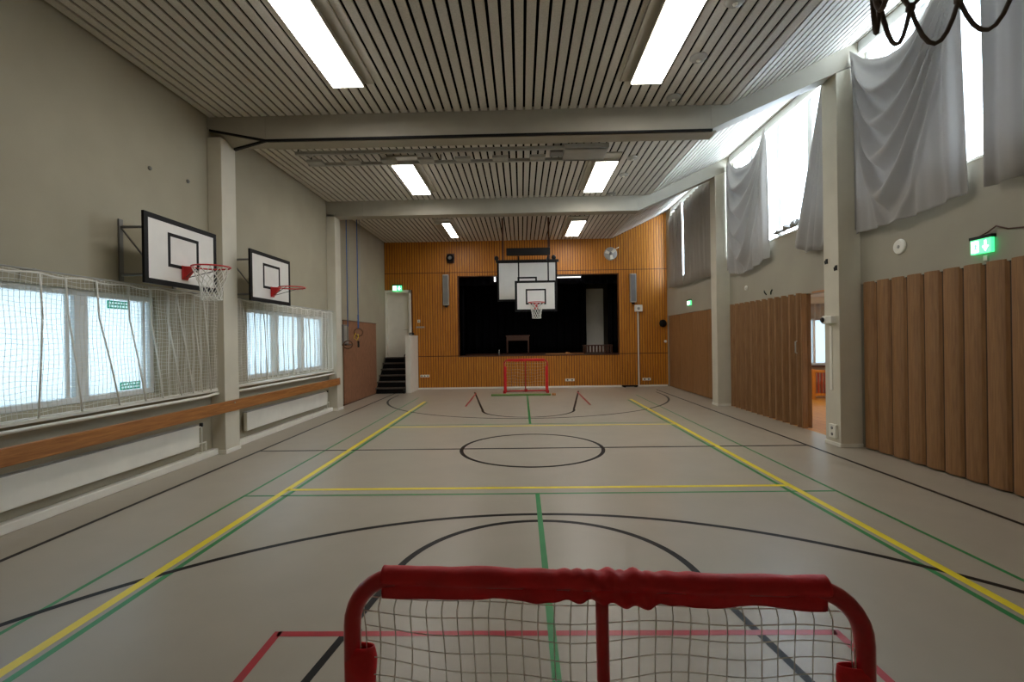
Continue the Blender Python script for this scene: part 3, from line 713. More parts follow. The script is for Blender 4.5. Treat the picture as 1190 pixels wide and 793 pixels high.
def wall_hoop(name, o, d, w, h, zb, zr, back, label, group, net=True, netmat='cord', braces=True, frame=.058, loops=False):
    """o: centre of board face on plan (x,y); d: unit vector into the court; back: distance to the wall"""
    rt = thing(name, (o[0], o[1], zb + h / 2), label, 'basketball hoop', group)
    dx, dy = d; tx, ty = -dy, dx
    def P(t, e, z): return (o[0] + tx * t + dx * e, o[1] + ty * t + dy * e, z)
    def B(t0, t1, e0, e1, z0, z1):
        b = [P(t0, e0, z0), P(t1, e0, z0), P(t1, e1, z0), P(t0, e1, z0)]; t = [P(t0, e0, z1), P(t1, e0, z1), P(t1, e1, z1), P(t0, e1, z1)]
        return MB().hexa(b, t)
    brd = B(-w / 2, w / 2, -.022, 0, zb, zb + h).build('backboard', 'board', rt)
    f = MB()
    for a in [(-w / 2 - .008, w / 2 + .008, -.028, .003, zb - .008, zb + frame), (-w / 2 - .008, w / 2 + .008, -.028, .003, zb + h - frame, zb + h + .008), (-w / 2 - .008, -w / 2 + frame, -.028, .003, zb + frame, zb + h - frame), (w / 2 - frame, w / 2 + .008, -.028, .003, zb + frame, zb + h - frame)]:
        k = B(*a); f.add(k.v, k.f)
    f.build('border', 'black', brd)
    q = MB(); sw_, sh = .295, .45; zq = zr - .03; lw = .045
    for a in [(-sw_, sw_, 0, .0025, zq, zq + lw), (-sw_, sw_, 0, .0025, zq + sh - lw, zq + sh), (-sw_, -sw_ + lw, 0, .0025, zq + lw, zq + sh - lw), (sw_ - lw, sw_, 0, .0025, zq + lw, zq + sh - lw)]:
        k = B(*a); q.add(k.v, k.f)
    q.build('target_square', 'black', brd)
    rc = P(0, .15 + .225, zr)
    MB().tube([(rc[0] + .23 * math.cos(a), rc[1] + .23 * math.sin(a), zr) for a in [2 * PI * k / 40 for k in range(40)]], .0105, 8, True).build('rim', 'red', rt)
    mp = MB(); k = B(-.055, .055, .003, .018, zr - .17, zr + .02); mp.add(k.v, k.f)
    k = MB().hexa([P(-.05, .018, zr - .16), P(.05, .018, zr - .16), P(.035, .06, zr - .12), P(-.035, .06, zr - .12)], [P(-.05, .018, zr + .015), P(.05, .018, zr + .015), P(.045, .155, zr + .005), P(-.045, .155, zr + .005)]); mp.add(k.v, k.f)
    mp.build('rim_bracket', 'red', rt, bevel=.004)
    br = MB()
    for sgn in (-1, 1): br.tube([P(.03 * sgn, .05, zr - .13), P(.20 * sgn, .36, zr - .01)], .005, 6)
    br.build('rim_strut', 'blackmetal', rt)
    hk = MB()
    for i in range(12):
        a = 2 * PI * i / 12; hk.tube([(rc[0] + .226 * math.cos(a), rc[1] + .226 * math.sin(a), zr - .008), (rc[0] + .216 * math.cos(a), rc[1] + .216 * math.sin(a), zr - .022)], .004, 5)
    hk.build('net_hook', 'red', rt)
    if net: hoop_net(rt, (rc[0], rc[1], zr - .018), m=netmat, rad=.0047 if loops else .0055, taper=.25 if loops else .45, drop=.085 if loops else .012, length=.345 if loops else .42)
    if back:
        for z in (zb + .12, zb + h - .14):
            for sgn in (-1, 1):
                MB().tube([P(sgn * (w / 2 - .22), -.022, z), P(sgn * (w / 2 - .22), -back, z)], .018, 8).build('support_arm', 'grey', rt)
        for sgn in (-1, 1):
            a = B(sgn * (w / 2 - .22) - .03, sgn * (w / 2 - .22) + .03, -back, -back + .02, zb + .02, zb + h - .04); a.build('wall_plate', 'grey', rt)
        b2 = MB()
        for sgn in (-1, 1): b2.tube([P(sgn * (w / 2 - .22), -.03, zb + .14), P(sgn * (w / 2 - .22), -back + .02, zb + h - .15)], .012, 6)
        b2.build('diagonal_brace', 'grey', rt)
    return rt
wall_hoop('basketball_hoop', (-4.6, 6.40), (1, 0), 1.36, .87, 2.585, 2.86, .495, 'wall hoop with white net on the nearer left backboard', 'left wall hoops')
wall_hoop('basketball_hoop', (-4.6, 8.68), (1, 0), 1.38, .87, 2.555, 2.83, .495, 'wall hoop without net on the farther left backboard', 'left wall hoops', net=False)
wall_hoop('basketball_hoop', (.855, .505), (0, 1), 1.36, .87, 2.585, 2.87, 1.124, 'hoop with dark net dangling at upper right close to camera', None, netmat='darkcord', loops=True)

# main stage hoops hung from the ceiling
rt = thing('ceiling_backboard', (.22, 14.4, 4.9), 'large white backboard hung from ceiling behind the smaller hoop', 'backboard')
w, zb, zt_, cx_ = 1.80, 2.99, 4.18, .205
brd = MB().box(cx_ - w / 2, cx_ + w / 2, 14.4, 14.425, zb, zt_).build('backboard', 'board', rt)
f = MB(); fw = .045
f.box(cx_ - w / 2 - .01, cx_ + w / 2 + .01, 14.39, 14.43, zb - .01, zb + fw); f.box(cx_ - w / 2 - .01, cx_ + w / 2 + .01, 14.39, 14.43, zt_ - fw, zt_ + .01)
f.box(cx_ - w / 2 - .01, cx_ - w / 2 + fw, 14.39, 14.43, zb + fw, zt_ - fw); f.box(cx_ + w / 2 - fw, cx_ + w / 2 + .01, 14.39, 14.43, zb + fw, zt_ - fw)
f.build('border', 'black', brd)
f = MB(); a0, a1, b0, b1 = cx_ - .295, cx_ + .295, zb + .27, zb + .72
f.box(a0, a1, 14.397, 14.4, b0, b0 + .05).box(a0, a1, 14.397, 14.4, b1 - .05, b1).box(a0, a0 + .05, 14.397, 14.4, b0 + .05, b1 - .05).box(a1 - .05, a1, 14.397, 14.4, b0 + .05, b1 - .05)
f.build('target_square', 'black', brd)
m = MB().box(cx_ - .95, cx_ + .97, 14.43, 14.52, zt_ - .02, zt_ + .06); m.build('top_rail', 'blackmetal', rt)
for xx in (-.55, .85): MB().box(xx, xx + .05, 14.44, 14.5, zt_ + .06, ZC).build('hanger_post', 'wood_dark', rt)
MB().box(-.42, .92, 14.43, 14.55, 4.38, 4.6).build('winch_housing', 'blackmetal', rt, bevel=.01)
for xx in (-.72, 1.02): MB().lathe([(.05, -.06), (.07, -.04), (.07, .04), (.05, .06)], (xx, 14.48, 4.3), 'y', 14).build('pulley', 'blackmetal', rt)

hp = wall_hoop('basketball_hoop', (.44, 13.75), (0, -1), 1.20, .88, 2.625, 2.85, 0, 'smaller white hoop backboard lowered in front of the stage', None)
for xx in (-.05, .81):
    MB().box(xx - .02, xx + .02, 13.775, 13.81, 2.8, 4.24).build('hanging_pole', 'black', hp)
    MB().box(xx - .02, xx + .02, 13.81, 14.43, 4.20, 4.24).build('pivot_arm', 'black', hp)
MB().box(-.1, .86, 13.775, 13.81, 3.2, 3.26).build('cross_bar', 'black', hp)

# ------------------------------------------------------------------ floorball goals
def sm_(a, b, x):
    t = max(0, min(1, (x - a) / (b - a))); return t * t * (3 - 2 * t)
def goal(loc, rz, label, W=1.485, H=1.085, D=.55, fine=True):
    rt = thing('floorball_goal', loc, label, 'goal', 'red floorball goals', rz)
    r = .026; cr = .15; w = W / 2; n = 12 if fine else 8
    path = [(-w, 0, r)] + [(-w, 0, .3), (-w, 0, H - cr - .1)]
    path += [(-w + cr - cr * math.cos(a), 0, H - cr + cr * math.sin(a)) for a in [PI / 2 * k / 8 for k in range(9)]]
    path += [(w - cr + cr * math.sin(a), 0, H - cr + cr * math.cos(a)) for a in [PI / 2 * k / 8 for k in range(9)]]
    path += [(w, 0, H - cr - .1), (w, 0, .3), (w, 0, r)]
    MB().tube(path, r, n).build('front_frame', 'goalred', rt, local=True)
    b = [(-w, 0, r), (-w, D * .6, r)] + [(-w + .3 - .3 * math.cos(a), D * .6 + .4 * D * math.sin(a), r) for a in [PI / 2 * k / 6 for k in range(7)]]
    b += [(w - .3 + .3 * math.sin(a), D * .6 + .4 * D * math.cos(a), r) for a in [PI / 2 * k / 6 for k in range(7)]] + [(w, D * .6, r), (w, 0, r)]
    MB().tube(b, r * .9, n).build('base_frame', 'goalred', rt, local=True)
    def prof(t):     # back profile from crossbar to base: t 0..1
        return (-.004 + (D - .01) * t ** 2.6, H - .02 - (H - .06) * t)
    MB().tube([(-.016, prof(k / 12)[0] * .97, prof(k / 12)[1]) for k in range(13)], .019, n).build('centre_support', 'goalred', rt, local=True)
    MB().box(-.05, .05, D - .07, D + .03, 0.0, .10).build('support_foot', 'goalred', rt, bevel=.01, local=True)
    # cloth sleeve wrapped over the crossbar, hanging down on both sides
    Rr = random.Random(3)
    ph = [Rr.uniform(0, 6.28) for _ in range(8)]
    sw2 = w - .10
    def slv(u, v):
        x = -sw2 + 2 * sw2 * u
        crease = math.exp(-((x + (.05)) / .16) ** 2)            # bunched up around the middle
        wob = .004 * math.sin(x * 9 + ph[0]) + .0035 * math.sin(x * 23 + ph[1]) + crease * (.009 * math.sin(x * 95 + v * 7 + ph[2]) + .006 * math.sin(x * 60 - v * 9))
        a = v * 2 - 1                                            # -1 front hem .. 0 top .. 1 back hem
        rr = r + .003 + abs(wob) * .7
        if abs(a) < .45:
            th = a / .45 * PI / 2
            return (x, rr * math.sin(th), H + rr * math.cos(th))
        s_ = (abs(a) - .45) / .55; sg = 1 if a > 0 else -1
        hang = .057 + .004 * math.sin(x * 9 + ph[3]) + .003 * math.sin(x * 27 + ph[4]) + crease * .004 * math.sin(x * 40 + ph[5])
        xx = x + (.012 * s_ if u < .01 else 0) * (1 if u < .5 else -1)
        return (xx, sg * (lerp_(rr, .012, sm_(0, .45, s_)) + (wob * 1.6 + .004 * math.sin(x * 16 + 5 * s_) + crease * .007 * math.sin(x * 55 - s_ * 7)) * sm_(.15, .7, s_)), H - hang * s_)
    MB().grid(slv, 150 if fine else 40, 25 if fine else 13).build('crossbar_sleeve', 'redcloth', rt, solid=.003, local=True)
    for sgn in (-1, 1):
        def ps(u, v, sgn=sgn):
            a = u * 2 * PI; z = .04 + (H - .255) * (1 - v)
            wob = .003 * math.sin(z * 31 + sgn) + .003 * math.sin(a * 3 + z * 17)
            ex = .034 + wob; ey = .034 + wob
            xo = -sgn * (.018 + .016 * max(0, -sgn * math.cos(a)))
            cl = .45 + .55 * sm_(0, .05, v)
            return (sgn * w + (xo * .9 + ex * math.cos(a) * (1.25 if math.cos(a) * -sgn > 0 else 1)) * (.85 + .15 * cl), ey * math.sin(a) * cl, z)
        MB().grid(ps, 24, 40 if fine else 14, closed_u=True).build('post_sleeve', 'redcloth', rt, solid=.003, local=True)
        c = MB().box(sgn * w - .05, sgn * w + .05, -.045, .09, 0, .10); c.build('corner_joint', 'goalred', rt, bevel=.012, local=True)
    # net
    nt_ = MB(); st = .05 if fine else .10; rad = .0017 if fine else .0013
    nx = int(2 * w / st); nz = int(1.25 / (.058 if fine else .12))
    Rn = random.Random(11)
    def weff(z):
        q = z - (H - cr)
        return w - .03 if q <= 0 else w - cr + math.sqrt(max(0, cr * cr - q * q)) - .03 * (1 - q / cr)
    def bag(x, t):
        y, z = prof(t); x = x * weff(z) / (w - .03); k = math.sin(PI * min(1, t * 1.02)) if t < 1 else 0
        wx = .010 * math.sin(t * 9 + x * 5) + .006 * math.sin(x * 21 + t * 4)
        return (x * (1 - .02 * k) + wx * k * 1.0, y + .03 * k * math.sin(x * 4 + 1) * .6 + .012 * k * math.sin(x * 13), z - .018 * math.sin(x * 5.1 + t * 3) * k - .014 * k * math.sin(x * 14 + t * 8))
    ns = 26 if fine else 10
    for i in range(nx + 1):
        x = -w + .03 + (2 * w - .06) * i / nx
        nt_.tube([bag(x, j / ns) for j in range(ns + 1)], rad, 4, caps=False)
    nh = nx * (2 if fine else 1)
    for j in range(nz + 1):
        t = j / nz
        nt_.tube([bag(-w + .03 + (2 * w - .06) * i / nh, t) for i in range(nh + 1)], rad, 4, caps=False)
    for sgn in (-1, 1):                     # side pieces between post and bag edge
        for j in range(1, nz + 1):
            t = j / nz; y, z = prof(t); nt_.tube([(sgn * (weff(z) + .02), .0, z + .005), (sgn * (weff(z) + .01), y * .5, z - .01), (sgn * weff(z), y, z)], rad, 4, caps=False)
        for k in (1, 2, 3, 4, 5, 6, 7, 8):
            f_ = k / 9; pts = []
            for j in range(nz + 1):
                y, z = prof(j / nz)
                pts.append((sgn * (weff(z) + .005), y * f_, z))
            nt_.tube(pts, rad, 4, caps=False)
    nt_.build('net', 'cord', rt, local=True)
    return rt
goal((.209, 1.395, 0), PI - math.radians(3.7), 'red floorball goal close to camera seen from behind', fine=True)
goal((.135, 15.95, 0), math.radians(.5), 'small distant red floorball goal in front of the stage', W=1.45, H=1.13, D=.5, fine=False)
rt = thing('foam_bar', (-.05, 15.25, 0), 'low green foam bar lying on floor before the far goal', 'foam bar')
MB().box(-1.0, .92, 15.2, 15.29, 0.002, .06).build('bar_body', 'green', rt, bevel=.012); MB().box(.95, 1.08, 15.19, 15.3, 0.002, .07).build('end_block', 'rawwood', rt, bevel=.012)

# ------------------------------------------------------------------ accordion partitions
def accordion(y0, y1, pitch, amp, label, handle=None, sharp=False, seam=.012):
    rt = thing('accordion_partition', (5.5, (y0 + y1) / 2, 0), label, 'partition', 'brown accordion partitions')
    n = max(1, round((y1 - y0) / pitch)); p = (y1 - y0) / n
    base = []
    for k in range(n):
        a = y0 + k * p
        if sharp:
            base += [(5.46 + amp, a), (5.46 - amp * .9, a + p * .42), (5.46 - amp, a + p * .5), (5.46 - amp * .9, a + p * .58)]
        else:
            m = 8
            for j in range(m + 1):
                t = j / m; yy = a + seam / 2 + (p - seam) * t
                base.append((5.455 - amp * math.sin(PI * t) ** .6, yy))
            base += [(5.475, a + p)]
    base.append((5.46 + (amp if sharp else 0), y1))
    hs = MB()  # dark strips in the valleys stand in for groove shade
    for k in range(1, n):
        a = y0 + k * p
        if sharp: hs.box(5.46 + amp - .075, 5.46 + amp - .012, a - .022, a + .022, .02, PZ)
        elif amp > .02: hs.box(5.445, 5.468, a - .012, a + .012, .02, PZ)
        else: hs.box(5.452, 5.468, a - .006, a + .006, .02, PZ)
    if n > 1: hs.build('groove_shade_strips', 'accord_shade', rt)
    vs = [(x, y, .02) for x, y in base] + [(x, y, PZ + .02) for x, y in base]; m_ = len(base)
    MB().add(vs, [(i, i + 1, m_ + i + 1, m_ + i) for i in range(m_ - 1)]).build('folding_panels', 'accord', rt, solid=.012)
    MB().box(5.44, 5.52, y0, y1, PZ - .012, PZ + .012).build('top_track', 'blackmetal', rt)
    if handle:
        MB().box(5.36, 5.46, y0 - .035, y0 + .0, .02, PZ).build('lead_post', 'accord', rt, bevel=.004)
        MB().tube([(5.38, y0 + .13, 1.45), (5.33, y0 + .13, 1.47), (5.33, y0 + .13, 1.68), (5.38, y0 + .13, 1.70)], .012, 8).build('pull_handle', 'lightgrey', rt)
accordion(3.39, 7.64, .275, .055, 'nearest brown accordion partition with wide rounded pleats on right wall')
accordion(9.2, 12.38, .27, .10, 'half-folded middle accordion partition beside the open doorway', handle=True, sharp=True)
accordion(12.77, 17.6, 1.2, .012, 'flat closed far accordion partition next to the stage wall', seam=.02)

o = MB().box(5.62, 5.68, 2.6, 7.72, -.05, 2.65).build('light_stop_wall', 'dark'); struct(o, 'added dark light-stop wall behind the nearest accordion partition', 'wall')  # added unseen behind the partition to stop daylight leaking in below
o = MB().box(5.62, 5.68, 12.6, 17.9, -.05, 2.65).build('light_stop_wall_far', 'dark'); struct(o, 'added dark light-stop wall behind the far accordion partition', 'wall')  # same added light stop for the far partition
o = MB().box(5.45, 5.68, 2.6, 7.72, -.2, 0).box(5.45, 5.68, 12.5, 17.7, -.2, 0).build('floor_sill', 'floor'); struct(o, 'floor strips under the accordion partitions', 'floor')
# ------------------------------------------------------------------ adjoining room seen through the doorway
o = MB().box(5.45, 12.2, 7.2, 14.05, -.2, -.002).build('floor_annex', 'parquet'); struct(o, 'honey parquet floor of the room beyond the doorway', 'floor')
o = MB().box(5.73, 12.3, 7.0, 14.3, 2.9, 3.0).build('ceiling_annex', 'white'); struct(o, 'white ceiling of the room beyond the doorway', 'ceiling')
a = MB(); AX0, AX1, AZ0, AZ1 = 7.7, 11.2, .93, 2.3
a.box(5.73, AX0, 14.0, 14.2, 0, 2.9); a.box(AX1, 12.3, 14.0, 14.2, 0, 2.9); a.box(AX0, AX1, 14.0, 14.2, 0, AZ0); a.box(AX0, AX1, 14.0, 14.2, AZ1, 2.9)
o = a.build('wall_annex', 'white'); struct(o, 'white window wall of the room beyond the doorway', 'wall')
o = MB().box(12.2, 12.3, 7.0, 14.0, 0, 2.9).build('wall_annex_right', 'white'); struct(o, 'right wall of the room beyond the doorway', 'wall')
o = MB().box(5.73, 12.3, 7.0, 7.1, 0, 2.9).build('wall_annex_near', 'white'); struct(o, 'near wall of the room beyond the doorway', 'wall')
rt = thing('window_6', (9.4, 14.1, AZ0), 'bright window of the room beyond the doorway', 'window'); rt['kind'] = 'structure'
f = MB(); f.box(AX0, AX1, 14.05, 14.12, AZ0, AZ0 + .06).box(AX0, AX1, 14.05, 14.12, AZ1 - .06, AZ1)
for x in (AX0, 8.55, 9.4, 10.3, AX1 - .06): f.box(x, x + .06, 14.05, 14.12, AZ0 + .06, AZ1 - .06)
f.build('window_frame', 'frame', rt); MB().box(AX0 + .06, AX1 - .06, 14.08, 14.086, AZ0 + .06, AZ1 - .06).build('pane', 'glass_l', rt)
MB().box(AX0 - .05, AX1 + .05, 13.88, 14.05, AZ0 - .06, AZ0).build('sill', 'wood_dark', rt)
m = MB().grid(lambda u, v: (7.6 + 3.7 * u, 13.93 + .03 * math.sin(u * 150), 2.72 - .46 * v + (.02 * math.sin(u * 60) * v)), 260, 4)
o = m.build('window_valance', 'curtain', solid=.004); tag(o, 'grey pleated valance over the window beyond the doorway', 'curtain')
rt = thing('slatted_bench', (8.9, 13.7, 0), 'red-brown slatted wooden bench under the window beyond the doorway', 'bench')
m = MB()
for k in range(16): m.box(8.25 + k * .095, 8.31 + k * .095, 13.55, 13.58, .16, .74)
m.build('back_slats', 'redwood', rt)
MB().box(8.2, 9.8, 13.53, 13.6, .74, .82).box(8.2, 9.8, 13.53, 13.6, .08, .16).build('rail', 'pine', rt, bevel=.004)
for x in (8.12, 9.75): MB().box(x, x + .14, 13.5, 13.62, 0, .84).build('post', 'pine', rt, bevel=.006)

rt = thing('annex_fill_light', (8.6, 11.5, 2.9), 'added fill light on the ceiling beyond the doorway', 'ceiling light')  # both annex lights are added to brighten the view through the doorway
MB().box(8.0, 9.2, 11.35, 11.65, 2.84, 2.9).build('housing', 'white', rt); MB().box(8.03, 9.17, 11.38, 11.62, 2.83, 2.84).build('diffuser', 'lamp_fill', rt)
rt = thing('annex_fill_light', (8.6, 9.5, 2.9), 'second added fill light on the ceiling beyond the doorway', 'ceiling light')
MB().box(8.0, 9.2, 9.35, 9.65, 2.84, 2.9).build('housing', 'white', rt); MB().box(8.03, 9.17, 9.38, 9.62, 2.83, 2.84).build('diffuser', 'lamp_fill', rt)
# door trim and column fittings
o = MB().box(5.40, 5.44, 8.04, 8.9, 2.585, 2.61).build('trim_3', 'rawwood'); struct(o, 'thin wooden strip over the open doorway', 'trim')
rt = thing('wall_lamp', (5.06, 7.86, 2.05), 'small white wall unit with dark round lens on right column', 'lamp')
MB().lathe([(.055, -.10), (.065, -.09), (.065, -.02), (.05, 0)], (5.075, 7.92, 2.05), 'x', 18).build('body', 'white', rt)
MB().lathe([(.045, -.112), (.045, -.10)], (5.075, 7.92, 2.05), 'x', 16).build('lens', 'black', rt)
MB().box(4.985, 5.08, 7.72, 7.88, 1.99, 2.11).build('rear_housing', 'white', rt, bevel=.01)
rt = thing('column_socket', (5.07, 7.8, .25), 'white double socket low on the right column by the doorway', 'socket')
MB().box(5.035, 5.08, 7.73, 7.90, .13, .35).build('cover_plate', 'white', rt, bevel=.006)
for z in (.19, .29): MB().lathe([(.026, -.048), (.026, -.044)], (5.08, 7.815, z), 'x', 12).build('socket_hole', 'grey', rt)
o = MB().box(5.066, 5.08, 7.84, 7.9, .9, 1.95).build('column_conduit', 'white', bevel=.003) ; tag(o, 'thin white cable duct on right column under the wall unit', 'duct')
for (y, z, lb) in ((7.72, 2.88, 'dark hook high on the right column above the doorway'), (7.95, 3.02, 'small dark stud on the right column beside high curtain')):
    rt = thing('wall_hook', (5.07, y, z), lb, 'hook', 'dark hooks on the right column')
    MB().box(5.065, 5.08, y - .02, y + .02, z - .04, z + .04).build('hook_plate', 'blackmetal', rt); MB().tube([(5.065, y, z + .02), (5.04, y, z), (5.045, y - .01, z - .05)], .008, 6).build('hook_arm', 'blackmetal', rt)
for (y, z, sl, lb) in ((10.62, 2.76, .05, 'left one of two dark clips above the middle partition'), (10.36, 2.755, -.03, 'right one of two dark clips above the middle partition')):
    o = MB().tube([(5.425, y - sl, z - .05), (5.41, y, z), (5.425, y + sl, z + .05)], .014, 6).build('wall_clip', 'blackmetal'); tag(o, lb, 'clip', 'dark clips above the middle partition')
rt = thing('wall_detector', (5.42, 6.87, 3.04), 'round white disc on right wall below the nearest curtain', 'detector')
MB().lathe([(.105, -.002), (.11, -.012), (.10, -.03), (.08, -.034)], (5.43, 6.87, 3.045), 'x', 28).build('cover', 'white', rt); MB().lathe([(.025, -.035), (.02, -.04)], (5.43, 6.87, 3.045), 'x', 16).build('centre_cap', 'lightgrey', rt)
rt = thing('wall_detector', (5.42, 11.5, 2.96), 'tiny white disc on right wall above the middle partition', 'detector')
MB().lathe([(.06, -.002), (.06, -.02), (.045, -.03)], (5.43, 11.5, 2.96), 'x', 20).build('cover', 'white', rt); MB().lathe([(.02, -.031), (.015, -.036)], (5.43, 11.5, 2.96), 'x', 12).build('centre_cap', 'lightgrey', rt)

# ------------------------------------------------------------------ curtains on the right windows
def curtain(name, fn, nu, nv, label, m='curtain', group='grey window curtains'):
    o = MB().grid(fn, nu, nv).build(name, m, solid=.004)
    return tag(o, label, 'curtain', group)
def sm(a, b, x): 
    t = max(0, min(1, (x - a) / (b - a))); return t * t * (3 - 2 * t)
def lerp(a, b, t): return a + (b - a) * t
def interp(tab, t):
    for (a, va), (b, vb) in zip(tab[:-1], tab[1:]):
        if t <= b: return va + (vb - va) * (t - a) / (b - a)
    return tab[-1][1]
def swag(y0, y1, top, bot, depth, ysk, seed, um=.42, nf=5):
    """cloth hung from its two top corners, u runs from the far edge (y0) to the near edge (y1)"""
    Rr = random.Random(seed); ph = [Rr.uniform(0, 6.28) for _ in range(6)]
    def fn(u, v):
        ya = lerp(y0, y1, u) + interp(ysk, v) * (1 if u > .5 else .0) * (u - .5) * 2
        zt, zb = interp(top, u), interp(bot, u)
        z = lerp(zt, zb, v)
        # U shaped folds that fan out from both top corners
        d = abs(u - um) / (1 - um) if u > um else (um - u) / um
        den = 1 - d ** 1.6 + .06
        v0 = v / den
        wob = .35 * math.sin(u * 7 + ph[1]) + .5 * math.sin(v * 5 + ph[4])
        k = .5 + .5 * math.cos(2 * PI * (v0 * nf) + wob)
        amp = depth * den * sm(0, .10, v) * (1 - sm(.75, 1.15, v0))
        x = 5.30 - amp * k ** 1.6 - .05 * sm(0, .5, v) * (1 - sm(.6, 1, v)) * (1 - d * d)
        # straight hanging folds below and beside them
        out = sm(.7, 1.3, v0)
        x += out * (.030 * math.sin(u * 31 + ph[2] + v * 1.2) + .018 * math.sin(u * 53 + ph[3]))
        x += .02 * math.sin(ph[0] + 5 * u + 2 * v)
        return (x, ya, z)
    return fn
# near curtain, sagging between corners (bay nearest the camera)
top1 = [(0, 6.32), (.04, 6.24), (.14, 6.04), (.26, 5.90), (.38, 5.81), (.50, 5.78), (.62, 5.83), (.72, 5.95), (.82, 6.14), (.9, 6.28), (1, 6.30)]
bot1 = [(0, 3.40), (.3, 3.38), (.55, 3.38), (.72, 3.40), (1, 3.46)]
curtain('window_curtain', swag(7.655, 5.74, top1, bot1, .20, [(0, .02), (1, .0)], 2, .40, 5), 150, 120, 'big sagging grey curtain hanging by the nearer right column')
def strip_fn(y0, y1, z0, z1, x0, x1):
    return lambda u, v: (lerp(x0, x1, u) + .012 * math.sin(u * 12 + v), lerp(y0, y1, u), lerp(z1, z0, v))
curtain('curtain_return', strip_fn(7.66, 7.655, 3.47, 6.28, XR - .02, 5.34), 12, 20, 'thin turned edge of grey curtain behind the nearer right column')
def pleat(y0a, y1a, y0b, y1b, z0, z1, wl, amp, seed, x=5.30, taper=0):
    Rr = random.Random(seed); p = [Rr.uniform(0, 6) for _ in range(4)]
    def fn(u, v):
        ya, yb = lerp(y0a, y0b, v), lerp(y1a, y1b, v); y = lerp(ya, yb, u)
        s = (y1b - y0b) * u / wl * 2 * PI
        zb = interp(z0, u) if isinstance(z0, list) else z0
        zt = interp(z1, u) if isinstance(z1, list) else z1
        return (x + amp * (math.sin(s + p[0]) + .4 * math.sin(1.7 * s + p[1])) * (1 - .25 * v) + .012 * math.sin(v * 4 + u * 7), y, lerp(zt, zb, v))
    return fn
curtain('window_curtain', pleat(5.52, 3.5, 5.48, 3.45, 3.45, 6.28, .30, .035, 5), 120, 14, 'dark grey curtain cut off by the right picture edge')
top3 = [(0, 6.26), (.08, 6.20), (.2, 6.0), (.32, 5.88), (.46, 5.82), (.6, 5.80), (.74, 5.84), (.86, 6.02), (.95, 6.26), (1, 6.30)]
bot3 = [(0, 3.52), (.12, 3.38), (.35, 3.30), (.6, 3.33), (.85, 3.44), (1, 3.48)]
curtain('window_curtain', swag(12.20, 10.30, top3, bot3, .17, [(0, .05), (1, -.05)], 9, .45, 5), 130, 100, 'sagging grey curtain hanging beside the far right column')
curtain('curtain_return', strip_fn(12.38, 12.2, 3.5, 6.2, 5.36, 5.31), 12, 20, 'narrow dark curtain edge beside the far right column')
# bundle pulled aside next to the near column
def bundle(u, v):
    ya = lerp(8.10, 8.12, v); yb = lerp(8.30, 9.22, v ** 1.05)
    zb = 3.33 + .10 * sm(.5, 1, u) + .26 * sm(.85, 1, u) + .03 * math.sin(u * 16)
    return (5.28 + .045 * math.sin(u * 26 + v * .7) * (.4 + .6 * v) + .02 * math.sin(u * 9 + 2), lerp(ya, yb, u), lerp(6.22, zb, v))
curtain('window_curtain', bundle, 110, 30, 'grey curtain gathered aside against the nearer right column')
# crumpled end lying on the sill
Rc = random.Random(4)
o = MB().grid(lambda u, v: (5.36 + .07 * math.sin(v * 2 * PI) * (1 + .4 * math.sin(u * 21)), 9.25 + .85 * u + .02 * math.sin(v * 9), 3.93 + (.055 * (1 + math.cos(v * 2 * PI)) * (.7 + .5 * math.sin(u * 17 + 1))) * (1 - u * .5)), 50, 14).build('crumpled_cloth', 'curtain', solid=.003)
tag(o, 'crumpled grey cloth end lying on the high window sill', 'cloth')
curtain('window_curtain', pleat(15.53, 12.80, 15.47, 12.79, [(0, 3.50), (1, 3.52)], [(0, 6.10), (.1, 6.2), (1, 6.26)], .26, .03, 11), 130, 10, 'closed grey-brown curtain panel beside the far column', 'curtain_b')
curtain('window_curtain', pleat(17.0, 15.65, 17.0, 15.53, [(0, 3.56), (1, 3.52)], [(0, 6.05), (.5, 6.15), (1, 6.24)], .3, .025, 12), 80, 10, 'closed grey-brown curtain panel nearest the stage', 'curtain_b')

# ------------------------------------------------------------------ ceiling lights etc.
def ceiling_light(x0, x1, y0, y1, label, half=False):
    rt = thing('ceiling_light', ((x0 + x1) / 2, (y0 + y1) / 2, ZC), label, 'ceiling light', 'long ceiling lights')
    inn = 1 if x0 < 0 else -1
    MB().box(x0 - .015, x1 + .015, y0 - .02, y1 + .02, 5.43, ZC).build('housing', 'beam', rt, bevel=.004)
    MB().box(x0 - (.03 if inn > 0 else .15), x1 + (.15 if inn > 0 else .03), y0 - .30, y1 + .05, 5.49, ZC).build('mounting_plate', 'beam', rt, bevel=.004)
    if half:
        xm = (x0 + x1) / 2
        MB().box(xm, x1, y0, y1, 5.418, 5.43).build('diffuser', 'lamp', rt); d = MB().box(x0, xm, y0, y1, 5.418, 5.43).build('diffuser', 'beam', rt); d['label'] = 'unlit half of the diffuser'
    else:
        MB().box(x0, x1, y0, y1, 5.418, 5.43).build('diffuser', 'lamp', rt)
    for y in (y0 - .0, y1 - .02): MB().box(x0 - .01, x1 + .01, y, y + .02, 5.412, 5.42).build('end_cap', 'white', rt)
ceiling_light(-2.61, -2.19, 4.80, 6.69, 'long ceiling light nearest the camera on the left')
ceiling_light(1.62, 2.04, 4.90, 6.80, 'long ceiling light nearest the camera on the right')
ceiling_light(-2.61, -2.18, 9.71, 11.64, 'left ceiling light between the two beams')
ceiling_light(1.60, 2.04, 9.78, 11.75, 'right ceiling light between the two beams')
ceiling_light(-2.62, -2.16, 14.62, 16.57, 'half-lit left ceiling light before the stage', half=True)
ceiling_light(1.61, 2.04, 14.66, 16.7, 'fully lit right ceiling light before the stage')
